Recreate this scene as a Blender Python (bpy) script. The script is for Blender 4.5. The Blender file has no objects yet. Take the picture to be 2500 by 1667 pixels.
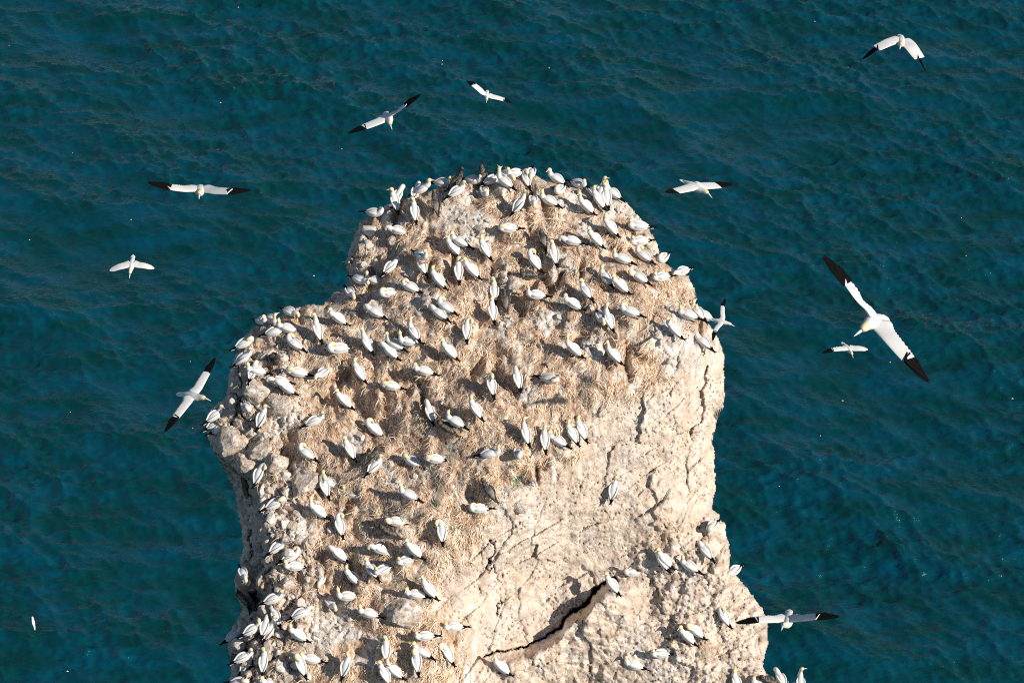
import bpy, math, random
import numpy as np
from mathutils import Vector, Matrix

S = bpy.context.scene
# ------------------------------------------------------------------ camera, sky, sun, exposure
PITCH = math.radians(42.0)
CAM = np.array([0.0, 0.0, 105.0])
LENS = 85.0
cam_d = bpy.data.cameras.new("camera")
cam_d.lens = LENS
cam_d.sensor_width = 36.0
cam_d.clip_start = 0.5
cam_d.clip_end = 9000.0
cam = bpy.data.objects.new("camera", cam_d)
S.collection.objects.link(cam)
cam.location = Vector(CAM)
cam.rotation_euler = (math.radians(90) - PITCH, 0, 0)
S.camera = cam

SUN_EL = math.radians(34.0)
SUN_AZ = math.radians(119.0)          # clockwise from +Y (the view direction)
sun_vec = np.array([math.sin(SUN_AZ) * math.cos(SUN_EL), math.cos(SUN_AZ) * math.cos(SUN_EL), math.sin(SUN_EL)])
W = bpy.data.worlds.new("World")
S.world = W
W.use_nodes = True
nt = W.node_tree
sky = nt.nodes.new("ShaderNodeTexSky")
sky.sky_type = 'NISHITA'
sky.sun_disc = False
sky.sun_elevation = SUN_EL
sky.sun_rotation = SUN_AZ
sky.ozone_density = 1.4
sky.dust_density = 0.0
bg = nt.nodes["Background"]
bg.inputs[1].default_value = 0.068
nt.links.new(sky.outputs[0], bg.inputs[0])
sun_d = bpy.data.lights.new("sun", 'SUN')
sun_d.energy = 5.0
sun_d.angle = math.radians(0.5)
sun_d.color = (1.0, 0.92, 0.81)
sun = bpy.data.objects.new("sun", sun_d)
S.collection.objects.link(sun)
sun.rotation_euler = Vector(sun_vec).to_track_quat('Z', 'Y').to_euler()
S.view_settings.view_transform = 'Standard'
S.view_settings.look = 'None'
S.view_settings.exposure = 0.25
S.view_settings.gamma = 1.0
S.cycles.use_denoising = False
S.cycles.filter_width = 1.05
S.cycles.sample_clamp_direct = 4.0
S.cycles.sample_clamp_indirect = 3.0
S.cycles.max_bounces = 5
S.cycles.diffuse_bounces = 3

# ------------------------------------------------------------------ survey helpers (a point seen at u,v in the 2500x1667 photo -> ray)
FPX = 2500 * LENS / 36.0
CP, SP = math.cos(PITCH), math.sin(PITCH)
def rays(u, v):
    a = (np.asarray(u, float) - 1250.0) / FPX
    b = (833.5 - np.asarray(v, float)) / FPX
    return np.stack([a, CP + b * SP, -SP + b * CP], -1)      # not normalised, depth 1 along the axis
def project(p):
    d = np.asarray(p, float) - CAM
    z = d[..., 1] * CP - d[..., 2] * SP
    x = d[..., 0]
    y = d[..., 1] * SP + d[..., 2] * CP
    return np.stack([1250.0 + FPX * x / z, 833.5 - FPX * y / z], -1)

# ------------------------------------------------------------------ numpy noise
_r = np.random.RandomState(7)
PERM = _r.permutation(256)
PERM = np.concatenate([PERM, PERM, PERM])
GR = _r.normal(size=(256, 3)); GR /= np.linalg.norm(GR, axis=1)[:, None]
def gnoise(p):
    p = np.asarray(p, float)
    i = np.floor(p).astype(int); f = p - i; i &= 255
    w = f * f * f * (f * (f * 6 - 15) + 10)
    out = 0
    for dx in (0, 1):
        wx = w[..., 0] if dx else 1 - w[..., 0]
        for dy in (0, 1):
            wy = w[..., 1] if dy else 1 - w[..., 1]
            for dz in (0, 1):
                wz = w[..., 2] if dz else 1 - w[..., 2]
                h = PERM[PERM[PERM[(i[..., 0] + dx) & 255] + ((i[..., 1] + dy) & 255)] + ((i[..., 2] + dz) & 255)]
                g = GR[h]
                out = out + wx * wy * wz * ((f[..., 0] - dx) * g[..., 0] + (f[..., 1] - dy) * g[..., 1] + (f[..., 2] - dz) * g[..., 2])
    return out * 1.6
def fbm(p, octs=4, gain=.5):
    p = np.asarray(p, float); a = 1.0; s = 0; o = 0
    for k in range(octs):
        s = s + a * gnoise(p * 2.03 ** k + 17.3 * k); o += a; a *= gain
    return s / o
JIT = _r.rand(256, 3)
def worley(p):
    p = np.asarray(p, float)
    i = np.floor(p).astype(int)
    f1 = np.full(p.shape[:-1], 9.0); f2 = f1.copy(); idc = np.zeros(p.shape[:-1], int)
    for dx in (-1, 0, 1):
        for dy in (-1, 0, 1):
            for dz in (-1, 0, 1):
                c = i + (dx, dy, dz)
                h = PERM[PERM[PERM[c[..., 0] & 255] + (c[..., 1] & 255)] + (c[..., 2] & 255)]
                d = np.linalg.norm(c + JIT[h] - p, axis=-1)
                nf = d < f1
                f2 = np.where(nf, f1, np.minimum(f2, d))
                idc = np.where(nf, h, idc)
                f1 = np.where(nf, d, f1)
    return f1, f2, idc
def sstep(a, b, x):
    t = np.clip((x - a) / (b - a), 0, 1); return t * t * (3 - 2 * t)

# ------------------------------------------------------------------ node helpers
def mat(name):
    m = bpy.data.materials.new(name); m.use_nodes = True
    return m, m.node_tree, m.node_tree.nodes["Principled BSDF"]
def node(nt, t, **kw):
    n = nt.nodes.new(t)
    for k, v in kw.items():
        if k in n.inputs.keys(): n.inputs[k].default_value = v
        else: setattr(n, k, v)
    return n
def link_mesh(name, me, parent=None):
    o = bpy.data.objects.new(name, me); S.collection.objects.link(o)
    if parent: o.parent = parent
    return o
def np_mesh(name, verts, faces, smooth=True, col=None, cname="col"):
    """verts (n,3); faces (m,3|4) array"""
    me = bpy.data.meshes.new(name)
    verts = np.asarray(verts, np.float32); faces = np.asarray(faces, np.int32)
    me.vertices.add(len(verts)); me.vertices.foreach_set("co", verts.ravel())
    k = faces.shape[1]
    me.loops.add(faces.size); me.loops.foreach_set("vertex_index", faces.ravel())
    me.polygons.add(len(faces))
    me.polygons.foreach_set("loop_start", np.arange(0, faces.size, k, dtype=np.int32))
    me.polygons.foreach_set("loop_total", np.full(len(faces), k, np.int32))
    me.polygons.foreach_set("use_smooth", np.full(len(faces), smooth, bool))
    me.update(calc_edges=True)
    if col is not None:
        a = me.color_attributes.new(cname, 'FLOAT_COLOR', 'POINT')
        c = np.ones((len(verts), 4), np.float32); c[:, :3] = col
        a.data.foreach_set("color", c.ravel())
    return me

# ------------------------------------------------------------------ sea
def build_sea():
    N = 1024; SZ = 150.0
    rs = np.random.RandomState(3)
    k1 = np.fft.fftfreq(N, SZ / N) * 2 * np.pi
    kx, ky = np.meshgrid(k1, k1, indexing='ij')
    k = np.hypot(kx, ky); k[0, 0] = 1
    def field(V, wd, dirp, lo, hi, amp, seed, e=4):
        r = np.random.RandomState(seed)
        L = V * V / 9.81
        ph = np.exp(-1 / (k * L) ** 2) / k ** e * np.exp(-(k * hi) ** 2)
        ph *= (1 - np.exp(-(k * lo) ** 2))
        c = (kx * math.cos(wd) + ky * math.sin(wd)) / k
        ph *= np.abs(c) ** dirp
        ph[0, 0] = 0
        h = (r.normal(size=k.shape) + 1j * r.normal(size=k.shape)) * np.sqrt(ph)
        f = np.fft.ifft2(h); s = f.real.std()
        h = h / s * amp
        z = np.fft.ifft2(h).real
        dx = np.fft.ifft2(h * 1j * kx / k).real
        dy = np.fft.ifft2(h * 1j * ky / k).real
        return z, dx, dy
    # short chop running down towards the right, plus a weaker crossing set
    z1, x1, y1 = field(2.0, math.radians(55), 3, 40, 0.04, 0.070, 1, 3.5)
    z2, x2, y2 = field(1.5, math.radians(118), 3, 40, 0.05, 0.024, 2, 3.6)
    z3, x3, y3 = field(4.4, math.radians(64), 6, 40, 0.3, 0.17, 3)
    g = np.linspace(0, SZ, N, endpoint=False)
    X, Y = np.meshgrid(g, g, indexing='ij')
    gust = .55 + .9 * sstep(-.45, .45, fbm(np.stack([X * .8 + Y * .3, Y * 1.6 - X * .5, X * 0], -1) / 17, 4, .6))
    z = (z1 + z2) * gust + z3; dx = (x1 + x2) * gust + x3; dy = (y1 + y2) * gust + y3
    edge = np.minimum(np.minimum(X, SZ - X), np.minimum(Y, SZ - Y))
    fd = sstep(0, 6, edge)
    V = np.stack([X - SZ / 2 + 0.55 * dx * fd, Y + 52 + 0.55 * dy * fd, z * fd], -1).reshape(-1, 3)
    idx = np.arange(N * N).reshape(N, N)
    F = np.stack([idx[:-1, :-1], idx[1:, :-1], idx[1:, 1:], idx[:-1, 1:]], -1).reshape(-1, 4)
    # outer water out to the horizon, one ring of quads
    c = [idx[0, 0], idx[-1, 0], idx[-1, -1], idx[0, -1]]
    B = 6000.0
    out = np.array([[-B, -B, 0], [B, -B, 0], [B, B, 0], [-B, B, 0]], float)
    n0 = len(V); V = np.vstack([V, out])
    F2 = [[c[1], c[0], n0, n0 + 1], [c[2], c[1], n0 + 1, n0 + 2], [c[3], c[2], n0 + 2, n0 + 3], [c[0], c[3], n0 + 3, n0]]
    F = np.vstack([F, F2])
    me = np_mesh("sea", V, F)
    m, t, b = mat("sea_water")
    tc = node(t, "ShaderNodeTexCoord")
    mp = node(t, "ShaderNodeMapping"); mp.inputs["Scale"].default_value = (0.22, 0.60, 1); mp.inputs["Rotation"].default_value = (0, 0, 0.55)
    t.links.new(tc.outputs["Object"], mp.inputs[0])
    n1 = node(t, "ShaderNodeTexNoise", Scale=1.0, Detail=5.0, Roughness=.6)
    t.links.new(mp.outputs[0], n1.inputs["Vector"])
    cr = node(t, "ShaderNodeValToRGB")  # lighter blue streaks paint sky reflection into the water's own teal
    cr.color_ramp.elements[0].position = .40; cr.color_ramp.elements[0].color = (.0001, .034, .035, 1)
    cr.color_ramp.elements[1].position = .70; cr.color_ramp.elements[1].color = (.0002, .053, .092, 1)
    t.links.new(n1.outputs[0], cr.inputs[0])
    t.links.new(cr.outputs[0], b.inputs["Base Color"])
    b.inputs["Roughness"].default_value = .07
    b.inputs["Specular IOR Level"].default_value = 1.0
    b.inputs["Specular Tint"].default_value = (.75, .95, 1, 1)
    b.inputs["IOR"].default_value = 1.34
    mp2 = node(t, "ShaderNodeMapping"); mp2.inputs["Scale"].default_value = (1.6, 4.2, 1); mp2.inputs["Rotation"].default_value = (0, 0, 0.42)
    t.links.new(tc.outputs["Object"], mp2.inputs[0])
    n2 = node(t, "ShaderNodeTexNoise", Scale=1.3, Detail=4.0, Roughness=.55)
    t.links.new(mp2.outputs[0], n2.inputs["Vector"])
    bp = node(t, "ShaderNodeBump", Strength=1.0, Distance=.085)
    t.links.new(n2.outputs[0], bp.inputs["Height"])
    t.links.new(bp.outputs[0], b.inputs["Normal"])
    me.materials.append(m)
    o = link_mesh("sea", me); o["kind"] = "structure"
build_sea()

TILE = dict(A=(850,380,5.2275),B=(1250,380,5.2275),C=(1450,580,5.2275),D=(1050,630,5.2275),E=(800,600,5.2275),F=(1440,780,5.2275),G=(1160,860,5.2275),K=(780,860,5.2275),
 J=(560,1120,5.2275),L=(880,1080,5.2275),N=(880,1367,5.2275),O=(1260,1160,5.2275),P=(1560,1180,5.2275),Q=(1260,1367,5.2275),R=(1600,1367,5.2275),H=(540,720,6.534),I=(480,920,6.534),M=(530,1380,5.463),Z=(1180,390,5.27))

# every perched bird: tile, body, head, tail tip (as read in the enlarged photo), posture, what singles it out
BIRDS = """
A|310,745|385,700|150,720|sp|preening gannet on the outer edge of the upper left lobe
A|620,500|630,430|540,570|nb|bowing gannet at the left end of the crest, half behind a standing one
A|600,620|570,520|660,770|nr|standing gannet at the left end of the crest in front of a bowing bird
A|850,745|815,665|865,880|nr|gannet standing below the crest beside a dark bird, head turned to the left
A|850,450|900,330|800,480|sb|left bird of the pair on the left crest, its head bowed
A|930,455|1030,330|850,490|nr|right bird of the pair on the left crest, neck raised
A|1180,285|1250,210|1000,275|sr|gannet beside the tall dark juvenile on the skyline, facing right
A|1360,280|1380,170|1250,360|nuJ|tall dark speckled juvenile upright on the skyline
A|1370,480|1410,410|1220,560|sr|gannet just below the tall dark juvenile, its back to the sun
A|1120,650|1110,530|1170,830|nrJ|slim dark juvenile standing left below the crest
A|650,975|600,900|860,1005|sb|gannet sitting alone on the upper left lobe, bill to its breast
A|1580,265|1610,200|1450,300|sr|gannet on the skyline with a brown juvenile behind its bill
A|1725,240|1700,150|1745,310|nbJ|brown juvenile with bowed head behind a skyline gannet
A|1825,330|1860,190|1690,350|su|gannet with raised open bill facing right, part of a squabbling pair
Z|290,310|225,165|405,370|su|gannet with neck stretched facing left, part of a squabbling pair
A|1735,470|1730,410|1690,430|sr|small hunched gannet facing the viewer, just below the skyline squabble
Z|285,190|300,150|180,200|sb|gannet mostly hidden behind the squabbling pair on the skyline
Z|430,190|350,95|540,195|sr|large gannet on the skyline with its bill pointing left over its neighbour
Z|625,160|630,95|640,110|sb|gannet with orange nape at the very top of the stack
Z|560,280|570,215|600,385|st|gannet sitting just below the topmost bird, head tucked in
Z|450,610|500,450|320,760|nu|gannet stretching its neck straight up, below the top of the stack
Z|640,530|640,440|620,440|sb|round gannet facing the viewer right of the one with its neck stretched up
Z|860,550|830,455|1000,600|sr|gannet sitting right of the round one below the top, facing left
Z|1000,395|960,380|1085,330|st|sleeping gannet tucked below two gannets on the right skyline
Z|965,240|915,165|1085,290|sr|gannet on the right skyline facing left with its bill out
B|840,340|915,290|715,350|sr|gannet at the right end of the skyline facing right
B|950,670|880,530|1090,770|nu|large gannet with a golden nape on white-splashed rock, right of the crest
B|1030,475|1080,440|960,455|sb|gannet mostly hidden behind the right crest cluster
B|1110,590|1105,490|1215,700|nr|left of two gannets standing with backs to the viewer at the right crest
B|1210,560|1200,500|1240,700|nr|right of two gannets standing with backs to the viewer at the right crest
B|1150,440|1175,390|1100,520|su|gannet fencing bills with the outermost bird of the right crest
B|1310,490|1255,380|1435,555|su|outermost gannet of the right crest, fencing bills with a neighbour
B|1265,940|1330,870|1390,1050|nr|gannet standing on the right shoulder with its golden head turned right
B|1640,920|1545,870|1880,930|sr|upper of two gannets facing left on the upper right rim
B|1650,1110|1580,1050|1870,1045|sr|lower of two gannets facing left on the upper right rim, tail cocked
B|780,1110|720,1040|970,1140|sb|grey-tinged gannet with lowered head, left of a gannet with a raised bill
B|1070,1090|1000,975|1210,1205|nr|gannet with raised bill right of a grey-tinged one on the upper slope
B|1420,1340|1360,1245|1600,1405|sr|gannet sitting on the right slope left of a preening one
B|1690,1300|1640,1200|1840,1405|sp|preening gannet on the right slope near the tucked rim bird
B|1965,1290|1950,1230|2040,1250|st|round tucked gannet on the very rim of the right shoulder
B|540,1290|520,1160|595,1460|nr|gannet standing with its back to the viewer beside a dark wing-flapping juvenile
B|290,1380|260,1290|430,1540|np|preening gannet above a crouched dark juvenile on the upper slope
B|400,1110|350,1060|440,1240|npJ|dark juvenile flapping in a hollow of the upper slope
D|1290,240|1190,170|1480,240|srJ|dark juvenile crouched beneath a preening gannet
C|160,540|140,450|240,620|sr|gannet sitting half behind another on the right slope
C|345,640|265,520|510,740|nr|gannet in front of a half hidden neighbour on the right slope
C|590,530|520,460|780,640|sp|preening gannet with its head laid over its back near the right rim
C|880,520|820,450|1050,500|sr|gannet with one wing drooped, facing left near the right rim
C|1165,420|1090,420|1300,375|sb|gannet with hidden head perched on the outer right rim
C|1220,1010|1185,920|1410,1060|sr|gannet at the right rim facing left, beside the two golden heads
C|1440,1000|1360,890|1550,1030|sr|farther of the two golden headed gannets on the right rim
C|1340,980|1320,925|1430,1040|sr|nearer of the two golden headed gannets on the right rim
C|480,970|500,890|670,1025|sp|gannet asleep right of the middle, above the flying bird's shadow
C|75,1020|110,1090|0,990|sb|gannet bending its head down beside an upright neighbour
C|195,1080|175,920|280,1240|nu|upright slim gannet beside one bending its head down
C|1030,1200|970,1090|1160,1305|nr|gannet by a dark hollow on the right slope, bill to the left
C|1410,1360|1390,1270|1550,1395|sb|gannet with bowed head on pale rock below the banking flyer
F|310,480|250,320|455,590|nu|gannet with a stretched neck beside a white droppings streak, right of centre
D|110,300|65,170|250,430|nr|gannet standing left of two that touch bills
D|365,200|370,80|375,370|nr|left bird of the pair touching bills on the upper slope
D|535,175|460,90|700,330|nr|right bird of the pair touching bills on the upper slope
D|820,460|815,370|840,600|nr|gannet behind another beside a dark juvenile in the middle of the slope
D|800,710|790,590|830,890|nr|orange headed gannet standing below another beside a dark juvenile
D|965,570|940,400|990,700|nbJ|dark juvenile standing by two white gannets in the middle of the slope
D|1370,490|1300,390|1510,520|su|gannet facing left with a long dark shadow, right of the middle juvenile
D|1830,610|1750,510|2000,680|nr|gannet standing on a straw mound right of the middle
D|2000,450|1930,370|2091,560|sr|small gannet sitting in straw, up and right of one on a straw mound
D|1840,1190|1780,1030|1990,1280|nu|gannet with a stretched neck on the straw right of the middle
D|470,950|560,880|475,1110|np|gannet standing with its head twisted round to the right
D|250,1210|200,1100|390,1320|nr|gannet standing below one with its head twisted round
D|215,650|230,590|380,740|sp|rear bird of a preening pair left of the middle
D|130,730|40,720|280,850|sb|front bird of a preening pair left of the middle, head down
G|545,370|510,290|590,520|nb|gannet standing with head bowed away, in the centre of the slope
G|210,450|205,370|245,570|nt|small hunched gannet standing left of the one with a bowed head, mid slope
G|925,350|1000,330|740,290|sp|blue shaded gannet facing down and right in the centre
E|275,600|300,550|215,570|sb|gannet on the notch between the two left lobes
E|390,440|425,360|290,430|sb|blue shaded gannet bowing to the right at the notch edge
E|620,470|550,360|760,490|sr|large gannet facing left below the shaded lobe
E|790,295|850,230|690,300|sb|gannet in the lee of the upper left lobe, head down to the right
E|1180,130|1215,20|1090,130|su|gannet with its neck up behind an orange headed one
E|1210,290|1170,190|1270,370|sr|orange headed gannet in front of one with its neck up
E|1070,550|1050,490|1215,600|st|tucked gannet between two boulders of pale rock, upper left slope
E|800,620|700,590|960,610|st|long sleeping gannet with an orange cheek on the upper left slope
E|620,870|570,760|790,960|sb|gannet with bill on its breast beside a blotch of white droppings
E|140,950|105,860|290,1020|nr|gannet standing alone near the left shoulder
E|165,1330|70,1290|400,1290|st|white gannet sleeping flat on straw below the left shoulder
E|510,1270|470,1120|600,1410|nu|gannet standing with its neck up on the left slope
E|1110,1130|1070,940|1215,1240|su|rear bird of the long necked pair left of the middle
E|1050,1240|1000,1110|1250,1250|su|front bird of the long necked pair left of the middle
E|870,1280|790,1160|1020,1350|su|rear gannet of the overlapping pair on the left slope, neck up
E|800,1370|670,1280|890,1470|nb|front gannet of the overlapping pair on the left slope, reaching left
A|1440,1120|1340,1050|1600,1200|sr|rear gannet of the crossed pair below the crest
A|1350,1200|1290,1110|1490,1350|nr|front gannet of the crossed pair below the crest
A|1755,1220|1730,1120|1860,1390|nr|slim gannet standing with back turned, right of the crossed pair
H|610,420|640,310|500,400|nr|left gannet of three on the left shoulder skyline, looking right
H|780,400|820,240|680,340|su|middle gannet of three on the left shoulder skyline, neck up
H|1080,280|1150,230|900,180|sb|right gannet of three on the left shoulder skyline, tail up
H|1070,560|1000,430|1290,620|sr|upper bird of the crossed pair on the left shoulder
H|830,610|940,560|620,660|sb|lower bird of the crossed pair on the left shoulder, facing right
H|1550,600|1490,370|1630,830|nu|tall gannet standing with its back turned on the left shoulder
H|1190,810|1150,720|1400,950|sp|preening gannet curled round on the left shoulder
H|350,800|430,730|130,900|st|golden cheeked gannet asleep on the left rim
H|340,1050|410,920|90,1190|nr|gannet facing inland on the left rim, tail over the sea
H|590,1240|490,1120|850,1280|sr|white gannet with golden nape among the left rim boulders
H|500,1260|550,1110|430,1330|sb|blue shaded gannet behind one with a golden nape, left rim
H|960,1400|880,1310|1150,1400|sb|upper bird of the big white pair above the left boulders
H|1050,1510|900,1430|1270,1620|nb|lower bird of the big white pair above the left boulders
H|1240,1260|1140,1200|1510,1310|st|gannet asleep right of the big white pair
H|1640,1250|1570,1290|1790,1150|sb|gannet stooping down and left, second to the right of the big white pair
H|820,1030|880,960|740,800|srJ|black juvenile huddled among the left shoulder rocks
I|780,490|740,430|660,360|st|round gannet with blue tail sitting above the left boulders
I|1030,700|1080,550|920,900|nr|gannet standing on a cream boulder at the left
I|270,650|370,560|90,770|sr|uppermost of three gannets over the water at the left edge
I|280,780|350,680|60,890|sr|middle of three gannets over the water at the left edge, orange nape
I|370,870|430,800|150,935|st|lowest of three gannets over the water at the left edge, on a white boulder
I|1860,730|1960,640|1620,830|sr|gannet facing right on the left slope with its head up
I|1770,1250|1790,1190|2010,1400|sp|grey shaded preening gannet on the left slope
J|370,230|480,130|300,380|np|gannet preening at the edge of the dark left wall
K|515,280|490,150|620,420|nr|gannet standing in the left middle of the straw slope
K|1350,260|1270,200|1550,310|sr|gannet sitting left of centre, uppermost in open straw
K|930,450|860,410|1110,490|st|sleeping gannet left of centre in open straw
K|320,640|290,560|450,735|nr|gannet standing beside an orange straw stain
K|710,1010|700,920|870,1095|np|gannet with its bill on its breast, straw slope left of centre
K|1410,790|1330,700|1460,970|nb|gannet bending its neck down to the left, left of a grey juvenile
K|1630,985|1570,900|1750,1050|srJ|grey speckled juvenile sitting on a straw nest
K|1750,910|1670,790|1920,990|sr|gannet sitting directly behind the grey juvenile
K|2000,755|2000,650|2110,880|nr|gannet standing right of and above the grey juvenile
K|390,1270|340,1170|490,1420|nr|orange headed gannet standing on the left straw slope
K|690,1480|735,1400|570,1600|sr|gannet facing right with a dark juvenile behind it
L|130,220|215,165|60,300|sbJ|dark juvenile in a hollow behind a white gannet
K|1190,1410|1120,1350|1350,1490|st|left of two gannets asleep side by side in straw
K|1490,1380|1440,1330|1690,1385|st|right of two gannets asleep side by side in straw
G|170,1310|200,1210|10,1330|sr|gannet facing right alone in the centre straw
G|550,1290|560,1270|540,1165|st|round gannet facing the viewer below a standing one
G|650,1070|635,925|715,1235|nu|gannet standing left of the group of four, back to the viewer
G|890,1150|895,1010|910,1290|nr|first of the group of four above the pale cliff, back turned
G|1070,1150|980,1060|1250,1240|sr|second of the group of four above the pale cliff, facing left
G|1245,1070|1215,920|1350,1215|nr|third of the group of four above the pale cliff
G|1360,1020|1335,890|1450,1170|nr|rightmost of the group of four above the pale cliff
J|570,600|610,570|330,720|st|tucked gannet casting a long shadow near the dark left wall
J|1290,320|1240,190|1430,400|sr|rear bird of the twin gannets by a white boulder
J|1220,380|1195,250|1285,530|nt|front bird of the twin gannets by a white boulder
J|1590,465|1530,370|1790,495|sr|gannet facing left right of the twin gannets
J|1140,690|1070,540|1330,790|nu|gannet with an upright neck and a round headed shadow, lower left slope
J|1410,880|1470,770|1465,1040|np|standing gannet with its head hooked round to the right, lower left slope
J|1400,1240|1420,1130|1560,1335|nb|gannet with bowed golden head on the lower left slope
J|600,1150|640,1060|390,1320|sr|gannet facing right by the upright grey boulder
J|770,1270|720,1230|600,1340|sp|gannet curling its neck back beside the boulder pair, lower left
J|850,1390|790,1310|1010,1390|sr|gannet sitting in front of one curling its neck back
M|1400,180|1370,270|1460,70|sb|gannet facing down the slope with its tail uphill, lower left
M|340,110|370,190|280,10|sb|cyan shaded gannet clinging to the dark left wall
M|1820,190|1770,60|1990,310|nr|gannet standing above one with a raised bill, lower left
L|260,1390|130,1350|440,1420|nb|gannet reaching left with a drooped wing, lower slope
L|690,1400|640,1310|860,1530|nr|rear bird of two beside the chalk edge, lower slope
L|600,1520|530,1480|800,1450|sr|front bird of two beside the chalk edge, lower slope
N|150,150|115,90|215,205|sr|left bird of a small sitting pair below one reaching left
N|300,135|260,60|420,110|sr|right bird of a small sitting pair below one reaching left
M|1750,430|1640,320|1950,420|su|gannet raising its bill up to the left, lower left slope
M|1500,500|1540,490|1430,430|sb|blue shaded gannet facing down right below one with tail uphill
N|120,700|50,610|290,740|sr|gannet sitting on top of the pale chalk patch, lower left
M|730,470|810,390|490,580|sr|gannet on an orange boulder at the lower left wall, facing right
M|1100,660|1240,680|900,750|sb|gannet stooping to the right at the lower left
M|1090,950|1060,830|1280,1040|nr|gannet standing at the left edge of the pale chalk patch
M|700,900|740,730|590,1070|nu|gannet standing with a raised neck, tail to the sea, lower left corner
M|790,710|780,650|850,760|sb|gannet with its head down behind one with a raised neck, lower left corner
M|630,850|650,760|580,920|sb|deeply shaded gannet between two others, lower left wall
M|450,880|510,770|310,950|sr|shaded gannet facing right on the lower left wall
M|210,960|290,800|90,1020|su|cyan shaded gannet with its neck up, outermost on the lower left wall
M|330,1250|400,1150|190,1310|sr|upper shaded gannet of two at the bottom left
M|385,1340|450,1190|290,1460|nr|lower shaded gannet of two at the bottom left
M|620,1320|620,1190|600,1500|nr|gannet standing with its back to the viewer, bottom left beside shaded ones
M|1270,1270|1150,1190|1440,1300|sr|rear bird of a crossing pair on the pale chalk patch
M|1120,1360|1080,1250|1210,1540|nt|front bird of a crossing pair on the pale chalk patch
M|1710,1380|1710,1250|1650,1540|nr|gannet standing alone on the pale chalk patch, bottom
M|280,1570|330,1540|180,1600|st|gannet cut by the bottom edge, farthest left
M|740,1590|620,1555|900,1640|sr|gannet cut by the bottom edge, just right of the shaded birds
N|720,460|600,390|890,500|sr|front bird of the two gannets above a cream boulder, lower middle
N|880,400|810,260|1010,530|nu|rear bird of the two gannets above a cream boulder, lower middle
N|1210,870|1110,810|1400,850|sr|gannet sitting on the chalk edge, lower middle, facing left
N|840,985|750,920|1030,970|sr|cream tinted gannet below a boulder, lower middle
N|330,1180|320,1060|345,1320|nr|gannet standing with back turned above two at the bottom edge
N|1120,1220|1090,1130|1220,1370|np|preening gannet with raised wing, bottom middle
N|800,1190|660,1100|950,1290|sr|rear bird of the crossing pair at the bottom middle
N|720,1320|690,1190|745,1500|nt|front bird of the crossing pair at the bottom middle
N|440,1440|380,1320|590,1540|nr|right bird of the pair at the bottom edge
N|315,1480|270,1360|390,1600|nr|left bird of the pair at the bottom edge
N|1810,1390|1770,1290|1960,1490|nu|gannet pointing its bill up beside the dark cleft at the bottom
O|1240,220|1265,90|1200,390|nr|single gannet clinging to the open pale cliff
O|1510,1250|1400,1190|1690,1245|su|gannet on the ledge right of the crack, bill to the left
O|1230,1420|1160,1320|1350,1560|nr|gannet beside the widest part of the dark crack
O|1870,1120|1790,1020|1970,1250|nr|left bird of the close pair on the lower right ledge
O|1900,1100|1850,1010|2030,1210|nr|right bird of the close pair on the lower right ledge
P|660,1080|590,970|820,1160|sr|gannet right of the close pair on the lower right ledge
P|945,550|945,540|1050,450|st|curled gannet high on the lower right ledge by the sea
P|860,890|815,800|960,910|sb|golden headed gannet in a dark nook of the lower right ledge
P|1235,1115|1190,1070|1300,1095|sb|gannet on the outermost rim of the lower right ledge
Q|1860,1210|1780,1150|2020,1200|sr|grey gannet sitting near the bottom, right of the crack
Q|1520,1360|1460,1270|1680,1400|su|gannet with its bill up near the bottom, lower right face
R|880,750|900,640|990,880|nt|gannet standing by the wing tip of the low flying bird
R|410,1000|360,900|560,1105|nr|golden headed bird of the pair on the lower right face
R|520,930|470,850|660,1010|np|preening bird of the pair on the lower right face
R|1035,1590|1030,1490|1080,1690|nr|gannet cut by the bottom edge, left of the dark juvenile
R|1370,1590|1300,1530|1480,1640|sr|gannet cut by the bottom edge, beside the dark juvenile
R|1460,1560|1420,1510|1560,1600|stJ|dark juvenile at the bottom right edge of the rock
R|1610,1540|1595,1460|1700,1640|sb|gannet right of the dark juvenile at the bottom edge
R|1850,1600|1862,1510|1860,1700|nu|gannet with bill straight up, farthest right at the bottom edge
L|470,1030|450,1010|640,1060|sp|white gannet curled up above a fluffy grey chick
L|370,1160|285,1100|480,1210|stJ|fluffy grey and white chick on a nest, lower slope
L|1650,650|1600,560|1780,790|nrJ|dark juvenile standing at the border of straw and pale cliff
L|1530,860|1450,800|1700,860|st|gannet asleep left of the cliff border, below a dark juvenile
L|1040,1170|1020,1090|1060,1340|np|gannet folded over preening, on straw left of the pale cliff
L|630,690|550,590|800,770|su|gannet sitting with its bill up, left lower middle straw
A|2060,945|1985,900|2240,940|st|grey headed gannet sitting flat on pale rock near the top
""".strip().split("\n")


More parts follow.
